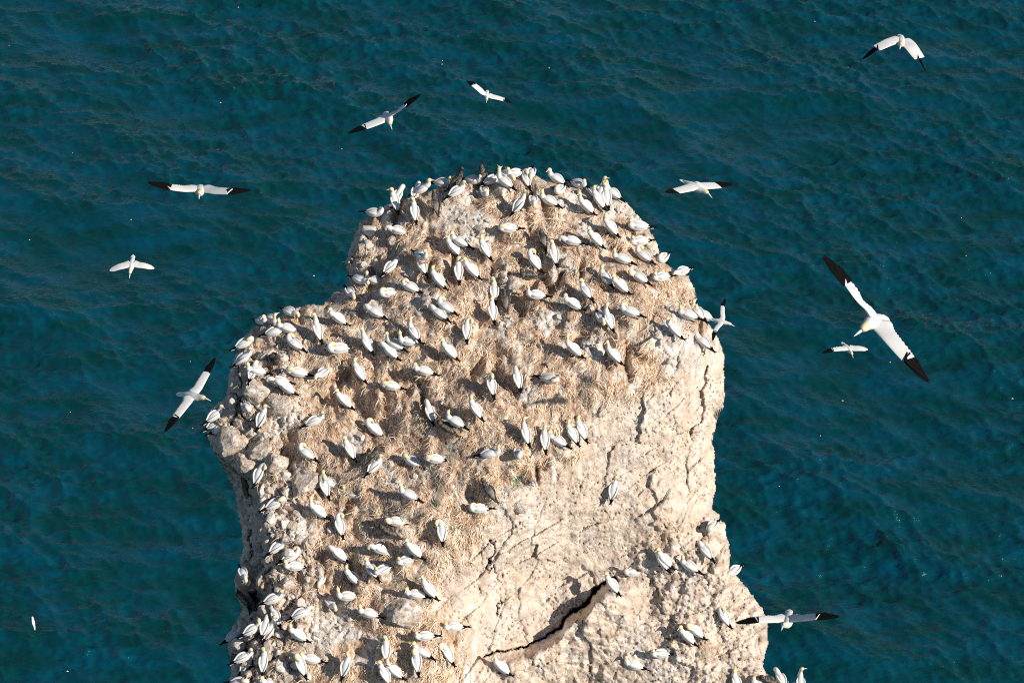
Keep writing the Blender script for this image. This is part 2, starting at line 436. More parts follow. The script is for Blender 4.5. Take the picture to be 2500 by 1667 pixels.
# ------------------------------------------------------------------ the rock stack
OUT = [(1250,428),(1200,440),(1148,443),(1125,447),(1080,453),(1051,462),(1009,476),(980,487),(953,495),(930,506),(894,533),(879,543),(865,571),(852,606),
(848,619),(842,644),(850,663),(854,692),(838,705),(815,715),(800,730),(785,742),(754,742),(739,746),(710,756),(673,778),(640,790),(610,803),(594,826),(575,868),(556,911),
(552,950),(548,970),(530,986),(508,1006),(504,1035),(508,1062),(515,1088),(520,1106),(534,1128),(550,1150),(566,1183),(573,1200),(578,1240),(588,1288),(590,1340),(585,1370),(578,1395),(570,1422),(578,1459),(590,1482),
(588,1500),(566,1530),(554,1556),(560,1600),(562,1643),(548,1700),(530,1960),(2150,1960),(2060,1780),(2000,1700),(1950,1668),(1891,1654),(1868,1638),(1864,1616),(1870,1593),(1877,1558),(1875,1530),
(1862,1482),(1850,1470),(1837,1448),(1803,1408),(1784,1377),(1786,1352),(1774,1314),(1772,1281),(1761,1260),(1740,1239),(1746,1209),(1751,1190),(1745,1150),
(1742,1100),(1740,1077),(1748,1038),(1744,1013),(1767,994),(1771,962),(1769,933),(1767,895),(1767,867),(1756,829),(1733,787),(1718,771),(1695,739),(1699,710),(1689,687),(1685,670),
(1651,660),(1648,657),(1613,632),(1606,600),(1590,564),(1575,544),(1548,521),(1537,502),(1518,483),(1460,468),(1432,458),(1388,447),(1345,437),(1311,426)]
OUT = np.array(OUT, float)
ZTOP = 53.5
# heights (relative to the crest) read off along the slope, the ledges and the pale face
CTL = [(1250,430,0),(1100,450,-.3),(950,500,-.7),(1400,455,-.3),(1560,540,-.9),(1250,620,-1.0),(1000,620,-1.3),(1450,640,-1.1),(860,620,-2.2),(870,700,-2.5),
(1640,700,-1.8),(1250,760,-1.9),(1000,780,-2.2),(800,780,-2.7),(640,800,-3.2),(1480,800,-1.9),(1640,820,-2.1),(1740,840,-3.2),(1100,900,-3.0),(1300,900,-2.8),
(850,950,-4.0),(650,950,-4.2),(560,1000,-5.0),(1100,1080,-4.3),(900,1150,-5.4),(700,1150,-5.8),(560,1150,-6.6),(1300,1060,-3.9),(1450,960,-3.1),(1600,900,-2.9),
(1250,1200,-5.3),(1100,1280,-5.9),(900,1350,-7.1),(700,1350,-7.6),(640,1500,-9.0),(850,1550,-9.0),(1000,1500,-8.2),(1060,1640,-9.6),(850,1750,-10.6),(640,1750,-11.2),
(1350,1250,-6.7),(1500,1100,-5.2),(1650,1050,-4.9),(1740,1000,-5.3),(1500,1250,-7.1),(1650,1200,-6.9),(1740,1180,-7.4),(1300,1400,-8.9),(1450,1370,-8.9),(1200,1560,-10.3),(1180,1450,-8.6),
(1560,1370,-8.7),(1650,1330,-8.1),(1760,1330,-8.4),(1600,1450,-9.6),(1450,1520,-10.6),(1750,1500,-10.1),(1850,1520,-10.9),(1300,1650,-12.0),(1600,1640,-11.8),(1800,1640,-12.0),
(1950,1700,-12.6),(1500,1850,-15.5),(1900,1900,-16),(1000,1900,-13.3),(600,1950,-13.8),(2150,1950,-18)]
CTL = np.array(CTL, float)
def tps_fit(P, z, lam=0.02):
    q = P / 500.0
    d = np.linalg.norm(q[:, None] - q[None], axis=-1)
    K = np.where(d > 0, d * d * np.log(d + 1e-12), 0) + lam * np.eye(len(q)) * .05
    A = np.hstack([np.ones((len(q), 1)), q])
    M = np.block([[K, A], [A.T, np.zeros((3, 3))]])
    return q, np.linalg.solve(M, np.concatenate([z, [0, 0, 0]]))
TQ, TW = tps_fit(CTL[:, :2], CTL[:, 2])
def tps(u, v):
    q = np.stack([u, v], -1) / 500.0
    r = TW[-3] + TW[-2] * q[..., 0] + TW[-1] * q[..., 1]
    for (a, b), w in zip(TQ, TW[:-3]):
        d2 = (q[..., 0] - a) ** 2 + (q[..., 1] - b) ** 2
        r = r + w * np.where(d2 > 1e-12, .5 * d2 * np.log(d2 + 1e-12), 0)
    return r
def poly_dist(P, u, v, closed=True):
    """distance to polyline and inside test"""
    n = len(P); best = np.full(u.shape, 1e9); ins = np.zeros(u.shape, bool)
    for i in range(n if closed else n - 1):
        a = P[i]; b = P[(i + 1) % n]
        ab = b - a; L = ab @ ab
        t = np.clip(((u - a[0]) * ab[0] + (v - a[1]) * ab[1]) / L, 0, 1)
        d = np.hypot(u - a[0] - t * ab[0], v - a[1] - t * ab[1])
        best = np.minimum(best, d)
        c = ((a[1] > v) != (b[1] > v))
        with np.errstate(divide='ignore', invalid='ignore'):
            xi = (b[0] - a[0]) * (v - a[1]) / (b[1] - a[1] if b[1] != a[1] else 1e-9) + a[0]
        ins ^= c & (u < xi)
    return best, ins
STEP = 2.25
U0, V0 = 490.0, 400.0
us = np.arange(U0, 2170, STEP); vs = np.arange(V0, 1970, STEP)
UU, VV = np.meshgrid(us, vs, indexing='ij')
wob = np.stack([UU / 26, VV / 26, UU * 0 + 3.3], -1)
wu = UU + 10 * fbm(wob, 4, .65); wv = VV + 10 * fbm(wob + 40, 4, .65)
DIST, INS = poly_dist(OUT, wu, wv)
zz = ZTOP + tps(UU, VV)
R0 = rays(UU, VV)
T0 = (zz - CAM[2]) / R0[..., 2]
P0 = CAM + R0 * T0[..., None]
NESTS = []
for ln_ in BIRDS:
    tl_, bb_, hh_, tt_, cd_, _l = ln_.split("|")
    x0_, y0_, s_ = TILE[tl_]; bx_, by_ = [float(k) for k in bb_.split(",")]
    NESTS.append((x0_ + bx_ / s_, y0_ + by_ / s_ + 9, cd_[0]))
ledge_m = np.zeros_like(UU)
for a_, b_, c_ in NESTS:
    if a_ < 640 and b_ > 1190:
        ledge_m = np.maximum(ledge_m, np.exp(-(np.hypot(UU - a_, (VV - b_ - 6) * .9) / 27) ** 4))
# roll the surface away towards its outline; the left flank below the boulders is a tall shaded wall
left = sstep(900, 700, UU) * sstep(1090, 1190, VV)
wdt = 34 + 38 * left * (0.8 + .5 * gnoise(np.stack([UU * 0, VV / 45, UU * 0 + 9], -1)))
amp = 0.75 + 4.2 * left
x = np.clip(1 - DIST / wdt, 0, 1)
prof = (1 - np.sqrt(np.clip(1 - x ** 2, 0, 1)))
T1 = T0 + .75 * prof + left * (1 - .92 * ledge_m) * (2.4 * sstep(.04, .20, x) + 3.6 * x)

# zones
CLIFF = np.array([(1800,840),(1715,830),(1660,870),(1640,930),(1560,960),(1470,985),(1410,1030),(1400,1100),(1330,1150),(1255,1190),(1200,1250),(1165,1330),(1090,1400),(1068,1490),(1120,1570),(1130,1980),(2180,1980),(2180,840)], float)
cd, ci = poly_dist(CLIFF, UU, VV)
cs = np.where(ci, cd, -cd) + 38 * fbm(np.stack([UU / 60, VV / 60, UU * 0], -1), 4)
cliff = sstep(-14, 22, cs)
CRACK = np.array([(1178,1604),(1215,1590),(1262,1583),(1300,1568),(1330,1555),(1345,1545),(1368,1530),(1378,1508),(1400,1492),(1425,1478),(1440,1462),(1452,1440),(1475,1425),(1500,1412)], float)
CR2 = np.array([(1198,1320),(1203,1350),(1192,1385),(1180,1412),(1200,1440),(1225,1460),(1215,1495),(1222,1530),(1208,1560),(1196,1572),(1185,1600),(1170,1640)], float)
CR3 = np.array([(1440,1290),(1450,1330),(1443,1350)], float)
ckd, _ = poly_dist(CRACK, wu, wv, False); ck2, _ = poly_dist(CR2, wu + 1.2 * (wu - UU), wv, False)
ledge_n = np.stack([UU / 30, VV / 30, UU * 0 + 5], -1)
crk = np.exp(-(ckd / (1.2 + 2.8 * sstep(1300, 1470, UU) * (.6 + 1.6 * np.clip(gnoise(ledge_n * 1.6) + .2, 0, 1)))) ** 2)
crk2 = np.exp(-(ck2 / (1.6 + 2.5 * np.clip(gnoise(ledge_n * .7), 0, 1))) ** 2) * sstep(-.15, .3, gnoise(ledge_n * .35 + 4) + .2)
below = sstep(0, 40, (VV - np.interp(UU, CRACK[:, 0], CRACK[:, 1]))) * sstep(1150, 1260, UU) * sstep(1600, 1480, UU)
LX = np.interp(VV, [700,800,900,1000,1100,1200,1350,1500,1667,1960], [690,560,545,510,500,560,590,590,560,530])
rocky = sstep(230, 90, (UU - LX) + 45 * gnoise(ledge_n * .6 + 2)) * sstep(800, 900, VV)
rocky = np.maximum(rocky, sstep(70, 20, np.hypot(UU - 880, (VV - 620) * .8) + 14 * gnoise(ledge_n)))
PALE = [(790,1540,75),(985,1490,40),(1165,562,38),(915,748,34),(1035,735,34),(1240,700,22),(1380,640,26),(1230,795,22),(1640,840,70),(1400,480,40),(1500,500,38),(690,1020,50),(745,1160,34),(1120,520,50),(1560,540,30),
(1270,1240,55),(730,1290,30),(655,1250,40),(1450,850,30),(860,1075,25),(960,1170,30),(1430,560,26),(1380,1545,60),(1650,1400,60),(1700,1650,60),(1330,780,30),(1290,960,30),(1010,1340,26)]
pale = np.zeros_like(UU)
for a, b, r in PALE:
    pale = np.maximum(pale, sstep(r * 1.25, r * .55, np.hypot(UU - a, VV - b) + r * .8 * gnoise(np.stack([UU / (r * .8), VV / (r * .8), UU * 0 + a], -1))))
nest = (1 - cliff) * (1 - .85 * rocky) * (1 - .9 * pale)
left_w = left * sstep(75, 45, DIST)

# relief, all as real geometry
Q = P0 * 1.0
big = fbm(Q / 2.6, 3)
mid = fbm(Q / .75 + 11, 3, .55)
fine = fbm(Q / .16 + 5, 3, .6)
f1, f2, cid = worley(Q / np.array([.95, .95, .8]) + .35 * np.stack([mid, mid * 0, mid], -1))
g1, g2, gid = worley(Q / .36 + 9 + .3 * np.stack([fine, mid, fine], -1))
h1, h2, _h = worley(Q / .62 + 31)
mound = .5 - np.clip(h1, 0, .9)
blocks = sstep(0, .13, f2 - f1) * (.34 + .34 * (JIT[cid, 0] - .5)) + .07 * sstep(0, .2, g2 - g1)
strata = fbm(np.stack([Q[..., 0] / 1.6, Q[..., 1] / 1.6, Q[..., 2] / .28], -1), 3, .6)
pit = sstep(.32, .5, gnoise(Q / .24 + 3)) * sstep(0, .3, mid + .1)
fleck = sstep(.40, .54, gnoise(Q / np.array([.075, .075, .11]) + 8)) * sstep(-.3, .2, gnoise(Q / .9 + 61))
nestm = np.zeros_like(UU); splash = np.zeros_like(UU)
_an = 5 * fbm(np.stack([UU / 20, VV / 20, UU * 0 + 8], -1), 3)
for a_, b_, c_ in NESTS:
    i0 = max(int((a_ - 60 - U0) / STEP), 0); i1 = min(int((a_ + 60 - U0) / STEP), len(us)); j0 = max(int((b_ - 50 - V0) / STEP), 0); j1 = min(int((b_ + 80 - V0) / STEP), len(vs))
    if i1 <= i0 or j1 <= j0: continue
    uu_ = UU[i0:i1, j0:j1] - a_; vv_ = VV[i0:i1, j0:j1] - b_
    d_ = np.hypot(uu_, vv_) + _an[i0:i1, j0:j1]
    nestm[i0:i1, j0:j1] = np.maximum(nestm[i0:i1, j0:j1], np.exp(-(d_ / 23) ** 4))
    ang = np.arctan2(vv_, uu_)
    ray_ = sstep(.0, .5, np.sin(ang * 7 + a_) * np.sin(ang * 4 + b_) + .25 * _an[i0:i1, j0:j1] / 2)
    splash[i0:i1, j0:j1] = np.maximum(splash[i0:i1, j0:j1], ray_ * sstep(18, 28, d_) * sstep(58, 34, d_ ) * sstep(-25, 20, vv_))
gul = 1 - np.abs(fbm(np.stack([Q[..., 0] / 1.5, Q[..., 1] / 4.5, Q[..., 2] / 3.2], -1) + 21, 3, .5)) * 2.6
gul = sstep(.55, .98, gul) * sstep(-.05, .25, gnoise(Q / 2.2 + 44))
rel = .46 * big * (1 - .55 * cliff) - .42 * gul * nest
rel = rel + (1 - cliff) * (.13 * nestm)
rel = rel + nest * (.26 * mid + .24 * mound + .07 * fine)
rel = rel + np.maximum(rocky, left_w) * (blocks * (1 + .8 * left_w) + .14 * mid + .07 * fine)
rel = rel + pale * (1 - cliff) * (.12 * mid + .05 * fine + .06 * sstep(0, .2, g2 - g1))
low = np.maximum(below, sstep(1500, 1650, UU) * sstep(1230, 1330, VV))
# bedding: worn steps that climb to the right, broken by upright joints
wq = Q[..., 2] - .30 * Q[..., 0] + .35 * fbm(Q / 2.0 + 15, 3) + .10 * mid
def steps(w, per):
    k = w / per; f = k - np.floor(k); h = PERM[np.floor(k).astype(int) & 255] / 255.0
    return (f ** 1.6) * (.3 + h), f, h
st1, sf1, sh1 = steps(wq, .85); st2, sf2, sh2 = steps(wq + 3.3, .23)
patchy = sstep(-.25, .35, fbm(Q / 1.7 + 93, 3))
j1_, j2_, jid = worley(np.stack([Q[..., 0] / 1.15 + .3 * mid, Q[..., 1] / 2.5, wq / 2.2 + 5], -1))
joint = np.exp(-((j2_ - j1_) / .03) ** 2) * sstep(.05, .4, gnoise(Q / 1.3 + 55))
block = (JIT[jid, 2] - .5)
bedline = np.exp(-((1 - sf1) / .06) ** 2) * patchy * sh1
rel = rel + cliff * (.17 * st1 * patchy + .05 * st2 * (1 - .5 * patchy) + .24 * block - .05 * joint - .06 * bedline)
rel = rel + cliff * (.16 * mid + .05 * strata + (.055 + .07 * low) * fine + .07 * fbm(Q / .4 + 41, 3, .6) - .06 * pit - .06 * fleck + low * (.14 * mid + .10 * fbm(Q / .33 + 77, 3, .6)))
rel = rel + 1.15 * below * sstep(210, 0, VV - np.interp(UU, CRACK[:, 0], CRACK[:, 1])) * cliff
rel = rel - 1.1 * crk - .35 * crk2 * (VV < 1645)
edge_f = sstep(0, 14, DIST)
T2 = T1 - rel * (.35 + .65 * edge_f)
SHEET = CAM + R0 * T2[..., None]
INS &= (VV < 1960)
# keep only solid cells
cell = INS[:-1, :-1] & INS[1:, :-1] & INS[1:, 1:] & INS[:-1, 1:]
def surf(u, v):
    """rock surface at photo point (u,v); walks inwards if outside"""
    for k in range(200):
        i = int(round((u - U0) / STEP)); j = int(round((v - V0) / STEP))
        if 0 <= i < len(us) and 0 <= j < len(vs) and INS[i, j] and DIST[i, j] > 5:
            break
        du, dv = 1150 - u, 1200 - v; L = math.hypot(du, dv); u += 3 * du / L; v += 3 * dv / L
    x = (u - U0) / STEP; y = (v - V0) / STEP
    i = min(int(x), len(us) - 2); j = min(int(y), len(vs) - 2); a = x - i; b = y - j
    return (SHEET[i, j] * (1 - a) * (1 - b) + SHEET[i + 1, j] * a * (1 - b) + SHEET[i, j + 1] * (1 - a) * b + SHEET[i + 1, j + 1] * a * b)

def lerp3(a, b, t): return np.asarray(a) * (1 - t[..., None]) + np.asarray(b) * t[..., None]
def build_rock():
    # colours belong to the ground: straw and soil, pale chalk, guano splashes, ochre stains
    n1 = fbm(Q / .9 + 50, 4, .6); n2 = fbm(Q / .28 + 60, 4, .65); n3 = fbm(Q / 3.2 + 70, 3)
    fib = fbm(np.stack([Q[..., 0] / .07, Q[..., 1] / .30, Q[..., 2] / .30], -1) + 2 * n1[..., None], 3, .7)
    soil = lerp3((.44, .29, .19), (.82, .64, .48), sstep(-.35, .4, fib * .9 + n2 * .6))
    soil = lerp3(soil, (.20, .125, .085), .75 * sstep(.08, .5, n2 - fib * .5))
    soil = lerp3(soil, (.60, .31, .15), .6 * sstep(.12, .5, n1 + .3 * n2))
    soil = lerp3(soil, (.80, .72, .62), .8 * sstep(.05, .35, -n1 + .4 * n2))
    soil = lerp3(soil, (.24, .25, .17), .45 * sstep(.25, .5, gnoise(Q / .6 + 90)))
    chalk = lerp3((.60, .48, .375), (.78, .66, .545), sstep(-.4, .4, n2 + .5 * n3))
    chalk = lerp3(chalk, (.58, .50, .43), .7 * sstep(.05, .5, n1))
    chalk = lerp3(chalk, (.52, .34, .19), .5 * sstep(.25, .5, fbm(Q / 1.2 + 120, 3)))
    chalk = lerp3(chalk, (.24, .17, .12), .7 * np.clip(pit, 0, 1) * .55)
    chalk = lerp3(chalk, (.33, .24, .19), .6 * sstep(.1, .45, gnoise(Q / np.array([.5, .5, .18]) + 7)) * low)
    rockc = lerp3((.40, .33, .27), (.66, .58, .50), sstep(-.4, .4, n2 + .4 * JIT[cid, 1] - .1))
    rockc = lerp3(rockc, (.36, .25, .16), .45 * sstep(.05, .5, n1))
    guano = np.array((.78, .74, .70))
    c = soil
    c = lerp3(c, rockc, rocky)
    c = lerp3(c, lerp3((.60, .54, .47), (.80, .76, .72), sstep(-.3, .3, n2)), np.clip(pale, 0, 1) * .85)
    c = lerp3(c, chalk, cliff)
    c = lerp3(c, guano, .8 * pale * sstep(-.1, .35, n2) )
    run = fbm(np.stack([Q[..., 0] / .22, Q[..., 1] / 1.1, Q[..., 2] / .9], -1) + .8 * n1[..., None] + 33, 4, .6)
    c = lerp3(c, guano, .85 * sstep(.15, .36, run) * sstep(-.1, .2, n3 + .4 * n1))
    c = lerp3(c, (.30, .21, .14), cliff * np.clip(.35 * joint + .4 * bedline, 0, .6))
    stain = sstep(.05, .45, fbm(np.stack([Q[..., 0] / .5, Q[..., 1] / 2.2, Q[..., 2] / 2.2], -1) + 140, 4, .6))
    c = lerp3(c, (.55, .42, .30), cliff * .55 * stain)
    c = lerp3(c, (.50, .42, .38), cliff * .55 * sstep(.0, .35, fbm(np.stack([Q[..., 0] / .8, Q[..., 1] / 1.6, wq / .5], -1) + 171, 4, .65)))
    runs = sstep(.12, .42, fbm(np.stack([Q[..., 0] / .16, Q[..., 1] / 3.0, Q[..., 2] / 2.6], -1) + 160, 4, .6)) * sstep(150, 20, cs)
    c = lerp3(c, (.84, .81, .77), .75 * cliff * runs)
    c = lerp3(c, (.66, .60, .55), cliff * .5 * sstep(.1, .4, fbm(Q / 2.4 + 150, 3)))
    # dirt washed over the lip onto the pale face
    wash = sstep(60, 0, cs) * (cs > -20) * sstep(-.2, .3, gnoise(np.stack([UU / 9, VV / 60, UU * 0], -1)))
    c = lerp3(c, (.46, .32, .20), .55 * wash * cliff)
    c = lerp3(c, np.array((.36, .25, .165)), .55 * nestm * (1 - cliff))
    c = lerp3(c, np.array((.80, .76, .71)), .8 * splash * sstep(-.25, .15, n2) * (.35 + .65 * (1 - cliff)))
    c = lerp3(c, (.20, .14, .10), .75 * fleck * np.maximum(cliff, pale))
    c = lerp3(c, (.10, .07, .05), .8 * np.clip(crk + .8 * crk2, 0, 1))
    used = np.zeros(INS.shape, bool)
    used[:-1, :-1] |= cell; used[1:, :-1] |= cell; used[1:, 1:] |= cell; used[:-1, 1:] |= cell
    idx = -np.ones(INS.shape, int); idx[used] = np.arange(used.sum())
    V = SHEET[used]; C = c[used]
    a, b, cc, d = idx[:-1, :-1][cell], idx[1:, :-1][cell], idx[1:, 1:][cell], idx[:-1, 1:][cell]
    F = np.stack([a, d, cc, b], -1)
    # rim edges -> cliffs that fall to the sea on every side
    E = np.vstack([np.stack([F[:, i], F[:, (i + 1) % 4]], -1) for i in range(4)])
    key = np.sort(E, 1); k = key[:, 0].astype(np.int64) * (len(V) + 1) + key[:, 1]
    _, inv, cnt = np.unique(k, return_inverse=True, return_counts=True)
    BE = E[cnt[inv] == 1]
    bv = np.unique(BE)
    rim = V[bv]; cen = np.array([V[:, 0].mean(), V[:, 1].mean() + 1.0])
    puv = project(rim); under = sstep(640, 600, puv[:, 0]) * sstep(985, 1040, puv[:, 1]) * sstep(1230, 1180, puv[:, 1])
    dirn = cen - rim[:, :2]; dirn /= np.linalg.norm(dirn, axis=1)[:, None] + 1e-6
    drops = [.25, .7, 1.4, 2.5, 4, 6.5, 10, 15, 22, 30, 38, 44, 60]
    ins_ = [.12, .3, .5, .7, .85, 1.0, 1.1, 1.1, .9, .6, .2, -.4, -1.2]
    chains = [bv]; VV2 = [V]; CC2 = [C]; n = len(V)
    for dr, ii in zip(drops, ins_):
        p = rim.copy(); p[:, 2] = np.maximum(p[:, 2] - dr, -3.0)
        wgt = .9 if dr > .5 else .3
        nz = fbm(p / np.array([1.5, 1.5, .8]), 4, .6)[:, None] * wgt
        p[:, :2] += dirn * (ii + nz) + under[:, None] * np.array([1.0, .5]) * min(.42 * dr, 3.2)
        VV2.append(p); chains.append(np.arange(n, n + len(p))); n += len(p)
        CC2.append(lerp3((.40, .35, .30), (.62, .56, .49), sstep(-.4, .4, fbm(p / .7, 3))))
    loc = -np.ones(len(V), int); loc[bv] = np.arange(len(bv))
    FS = [F]
    for q in range(len(chains) - 1):
        c0, c1 = chains[q], chains[q + 1]
        e0, e1 = loc[BE[:, 0]], loc[BE[:, 1]]
        FS.append(np.stack([c0[e1], c0[e0], c1[e0], c1[e1]], -1))
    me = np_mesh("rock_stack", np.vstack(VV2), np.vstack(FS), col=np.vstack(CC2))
    m, t, b = mat("chalk_rock")
    at = node(t, "ShaderNodeAttribute", attribute_name="col")
    tc = node(t, "ShaderNodeTexCoord")
    nz = node(t, "ShaderNodeTexNoise", Scale=22.0, Detail=6.0, Roughness=.75)
    t.links.new(tc.outputs["Object"], nz.inputs["Vector"])
    mr = node(t, "ShaderNodeMapRange"); mr.inputs[1].default_value = .3; mr.inputs[2].default_value = .7; mr.inputs[3].default_value = .68; mr.inputs[4].default_value = 1.28
    t.links.new(nz.outputs[0], mr.inputs[0])
    mx = node(t, "ShaderNodeVectorMath", operation='MULTIPLY')
    t.links.new(at.outputs["Color"], mx.inputs[0]); t.links.new(mr.outputs[0], mx.inputs[1])
    t.links.new(mx.outputs[0], b.inputs["Base Color"])
    b.inputs["Roughness"].default_value = .95
    b.inputs["Specular IOR Level"].default_value = .15
    bp = node(t, "ShaderNodeBump", Strength=.9, Distance=.05)
    t.links.new(nz.outputs[0], bp.inputs["Height"]); t.links.new(bp.outputs[0], b.inputs["Normal"])
    me.materials.append(m)
    o = link_mesh("rock_stack", me); o["kind"] = "structure"
    return m
ROCK_MAT = build_rock()

# ------------------------------------------------------------------ gannets
def plain(name, rgb, rough=.6, spec=.3):
    m, t, b = mat(name)
    nz = node(t, "ShaderNodeTexNoise", Scale=40.0, Detail=4.0)
    mr = node(t, "ShaderNodeMapRange"); mr.inputs[3].default_value = .82; mr.inputs[4].default_value = 1.12
    t.links.new(nz.outputs[0], mr.inputs[0])
    mx = node(t, "ShaderNodeVectorMath", operation='MULTIPLY')
    mx.inputs[0].default_value = rgb; t.links.new(mr.outputs[0], mx.inputs[1])
    t.links.new(mx.outputs[0], b.inputs["Base Color"])
    b.inputs["Roughness"].default_value = rough; b.inputs["Specular IOR Level"].default_value = spec
    return m
def attr_mat(name, rough=.7):
    m, t, b = mat(name)
    at = node(t, "ShaderNodeAttribute", attribute_name="col")
    nz = node(t, "ShaderNodeTexNoise", Scale=25.0, Detail=4.0)
    mr = node(t, "ShaderNodeMapRange"); mr.inputs[3].default_value = .88; mr.inputs[4].default_value = 1.08
    t.links.new(nz.outputs[0], mr.inputs[0])
    mx = node(t, "ShaderNodeVectorMath", operation='MULTIPLY')
    t.links.new(at.outputs["Color"], mx.inputs[0]); t.links.new(mr.outputs[0], mx.inputs[1])
    t.links.new(mx.outputs[0], b.inputs["Base Color"])
    b.inputs["Roughness"].default_value = rough; b.inputs["Specular IOR Level"].default_value = .15
    return m
M_BODY = attr_mat("plumage")
M_WING = attr_mat("wing_plumage")
M_BLACK = plain("black_primaries", (.006, .0055, .006), .9, .04)
M_TAIL = plain("tail_feathers", (.78, .76, .72), .7)
M_BILL = plain("pale_blue_bill", (.52, .60, .66), .35, .5)
M_LEG = plain("dark_webbed_feet", (.035, .035, .03), .6)
M_JBILL = plain("dark_bill", (.05, .045, .04), .4)
M_JTAIL = plain("dark_tail_feathers", (.05, .038, .03), .7)
WHITE = (.66, .655, .64); BUFF = (.78, .61, .34); DARK = (.045, .040, .037)

def catmull(P, n):
    P = np.asarray(P, float)
    Pe = np.vstack([2 * P[0] - P[1], P, 2 * P[-1] - P[-2]])
    out = []
    m = len(P) - 1
    for k in range(n):
        s = k / (n - 1) * m; i = min(int(s), m - 1); t = s - i
        a, b, c, d = Pe[i:i + 4]
        out.append(.5 * (2 * b + (c - a) * t + (2 * a - 5 * b + 4 * c - d) * t * t + (3 * b - a - 3 * c + d) * t ** 3))
    return np.array(out)
def loft(path, rads, n=26, seg=12, up=(0, 0, 1)):
    """smooth tube with elliptical rings; rads = (half width, half height) per control point"""
    C = catmull(np.hstack([np.asarray(path, float), np.asarray(rads, float)]), n)
    ctr = C[:, :3]; ra = np.maximum(C[:, 3:5], .002)
    tan = np.gradient(ctr, axis=0); tan /= np.linalg.norm(tan, axis=1)[:, None] + 1e-9
    V = []; side = None
    up = np.asarray(up, float)
    for k in range(n):
        s = np.cross(up, tan[k])
        if np.linalg.norm(s) < .25 and side is not None:
            s = side - tan[k] * (side @ tan[k])
        s /= np.linalg.norm(s) + 1e-9
        if side is not None and s @ side < 0: s = -s
        side = s; w = np.cross(tan[k], s)
        for j in range(seg):
            a = 2 * math.pi * j / seg
            V.append(ctr[k] + s * math.cos(a) * ra[k, 0] + w * math.sin(a) * ra[k, 1])
    V = np.array(V); F = []
    for k in range(n - 1):
        for j in range(seg):
            F.append([k * seg + j, k * seg + (j + 1) % seg, (k + 1) * seg + (j + 1) % seg, (k + 1) * seg + j])
    b0 = len(V); V = np.vstack([V, ctr[0], ctr[-1]])
    for j in range(seg):
        F.append([b0, (j + 1) % seg, j, j]); F.append([b0 + 1, (n - 1) * seg + j, (n - 1) * seg + (j + 1) % seg, (n - 1) * seg + (j + 1) % seg])
    return V, F, ctr
def lm(name, V, F, material, col=None, smooth=True):
    me = bpy.data.meshes.new(name)
    F2 = [tuple(dict.fromkeys(int(i) for i in f)) for f in F]
    me.from_pydata([tuple(v) for v in V], [], F2)
    me.polygons.foreach_set("use_smooth", [smooth] * len(me.polygons))
    if col is not None:
        a = me.color_attributes.new("col", 'FLOAT_COLOR', 'POINT')
        c = np.ones((len(V), 4), np.float32); c[:, :3] = col
        a.data.foreach_set("color", c.ravel())
    me.materials.append(material)
    return me

# neck recipes, offsets from the shoulder in an upright frame: (x, y, z, half width); last three are crown, forehead, bill base
NECKS = {
 'r': [(.06,0,.06,0.092),(.08,0,.13,0.064),(.07,0,.19,0.055),(.095,0,.235,0.070),(.145,0,.235,0.054),(.178,0,.228,0.026)],
 'l': [(.06,0,.06,0.092),(.08,0,.13,0.064),(.07,0,.19,0.055),(.085,.02,.235,0.063),(.10,.07,.235,0.047),(.105,.10,.228,0.026)],
 'u': [(.05,0,.08,0.087),(.07,0,.18,0.061),(.075,0,.27,0.052),(.095,0,.33,0.068),(.14,0,.345,0.051),(.172,0,.355,0.024)],
 'v': [(.05,0,.08,0.087),(.07,0,.18,0.061),(.075,.01,.27,0.052),(.08,.03,.33,0.061),(.08,.075,.34,0.046),(.08,.105,.34,0.024)],
 't': [(.05,.01,.07,0.100),(.045,.04,.125,0.079),(.0,.06,.145,0.067),(-.05,.055,.135,0.064),(-.095,.045,.12,0.046),(-.12,.035,.10,0.023)],
 'p': [(.07,.03,.07,0.090),(.10,.08,.12,0.064),(.075,.135,.13,0.056),(.02,.155,.11,0.064),(-.03,.15,.08,0.047),(-.055,.145,.055,0.024)],
 'b': [(.09,0,.06,0.084),(.145,0,.09,0.063),(.185,0,.07,0.056),(.20,0,.02,0.064),(.19,0,-.03,0.047),(.175,0,-.06,0.024)],
}
BILLD = {'r': (1,0,-.12), 'l': (.15,1,-.2), 'u': (1,0,.25), 'v': (.05,1,.05), 't': (-.7,-.25,-.35), 'p': (-.55,-.2,-.6), 'b': (-.4,0,-.9)}
PROTO = {}
def rotY(P, a):
    """nose up by angle a about the hips"""
    P = np.asarray(P, float); c, s = math.cos(a), math.sin(a); h = np.array([-.03, 0, .13])
    Q_ = P[..., :3] - h
    return np.stack([Q_[..., 0] * c - Q_[..., 2] * s, Q_[..., 1], Q_[..., 0] * s + Q_[..., 2] * c], -1) + h
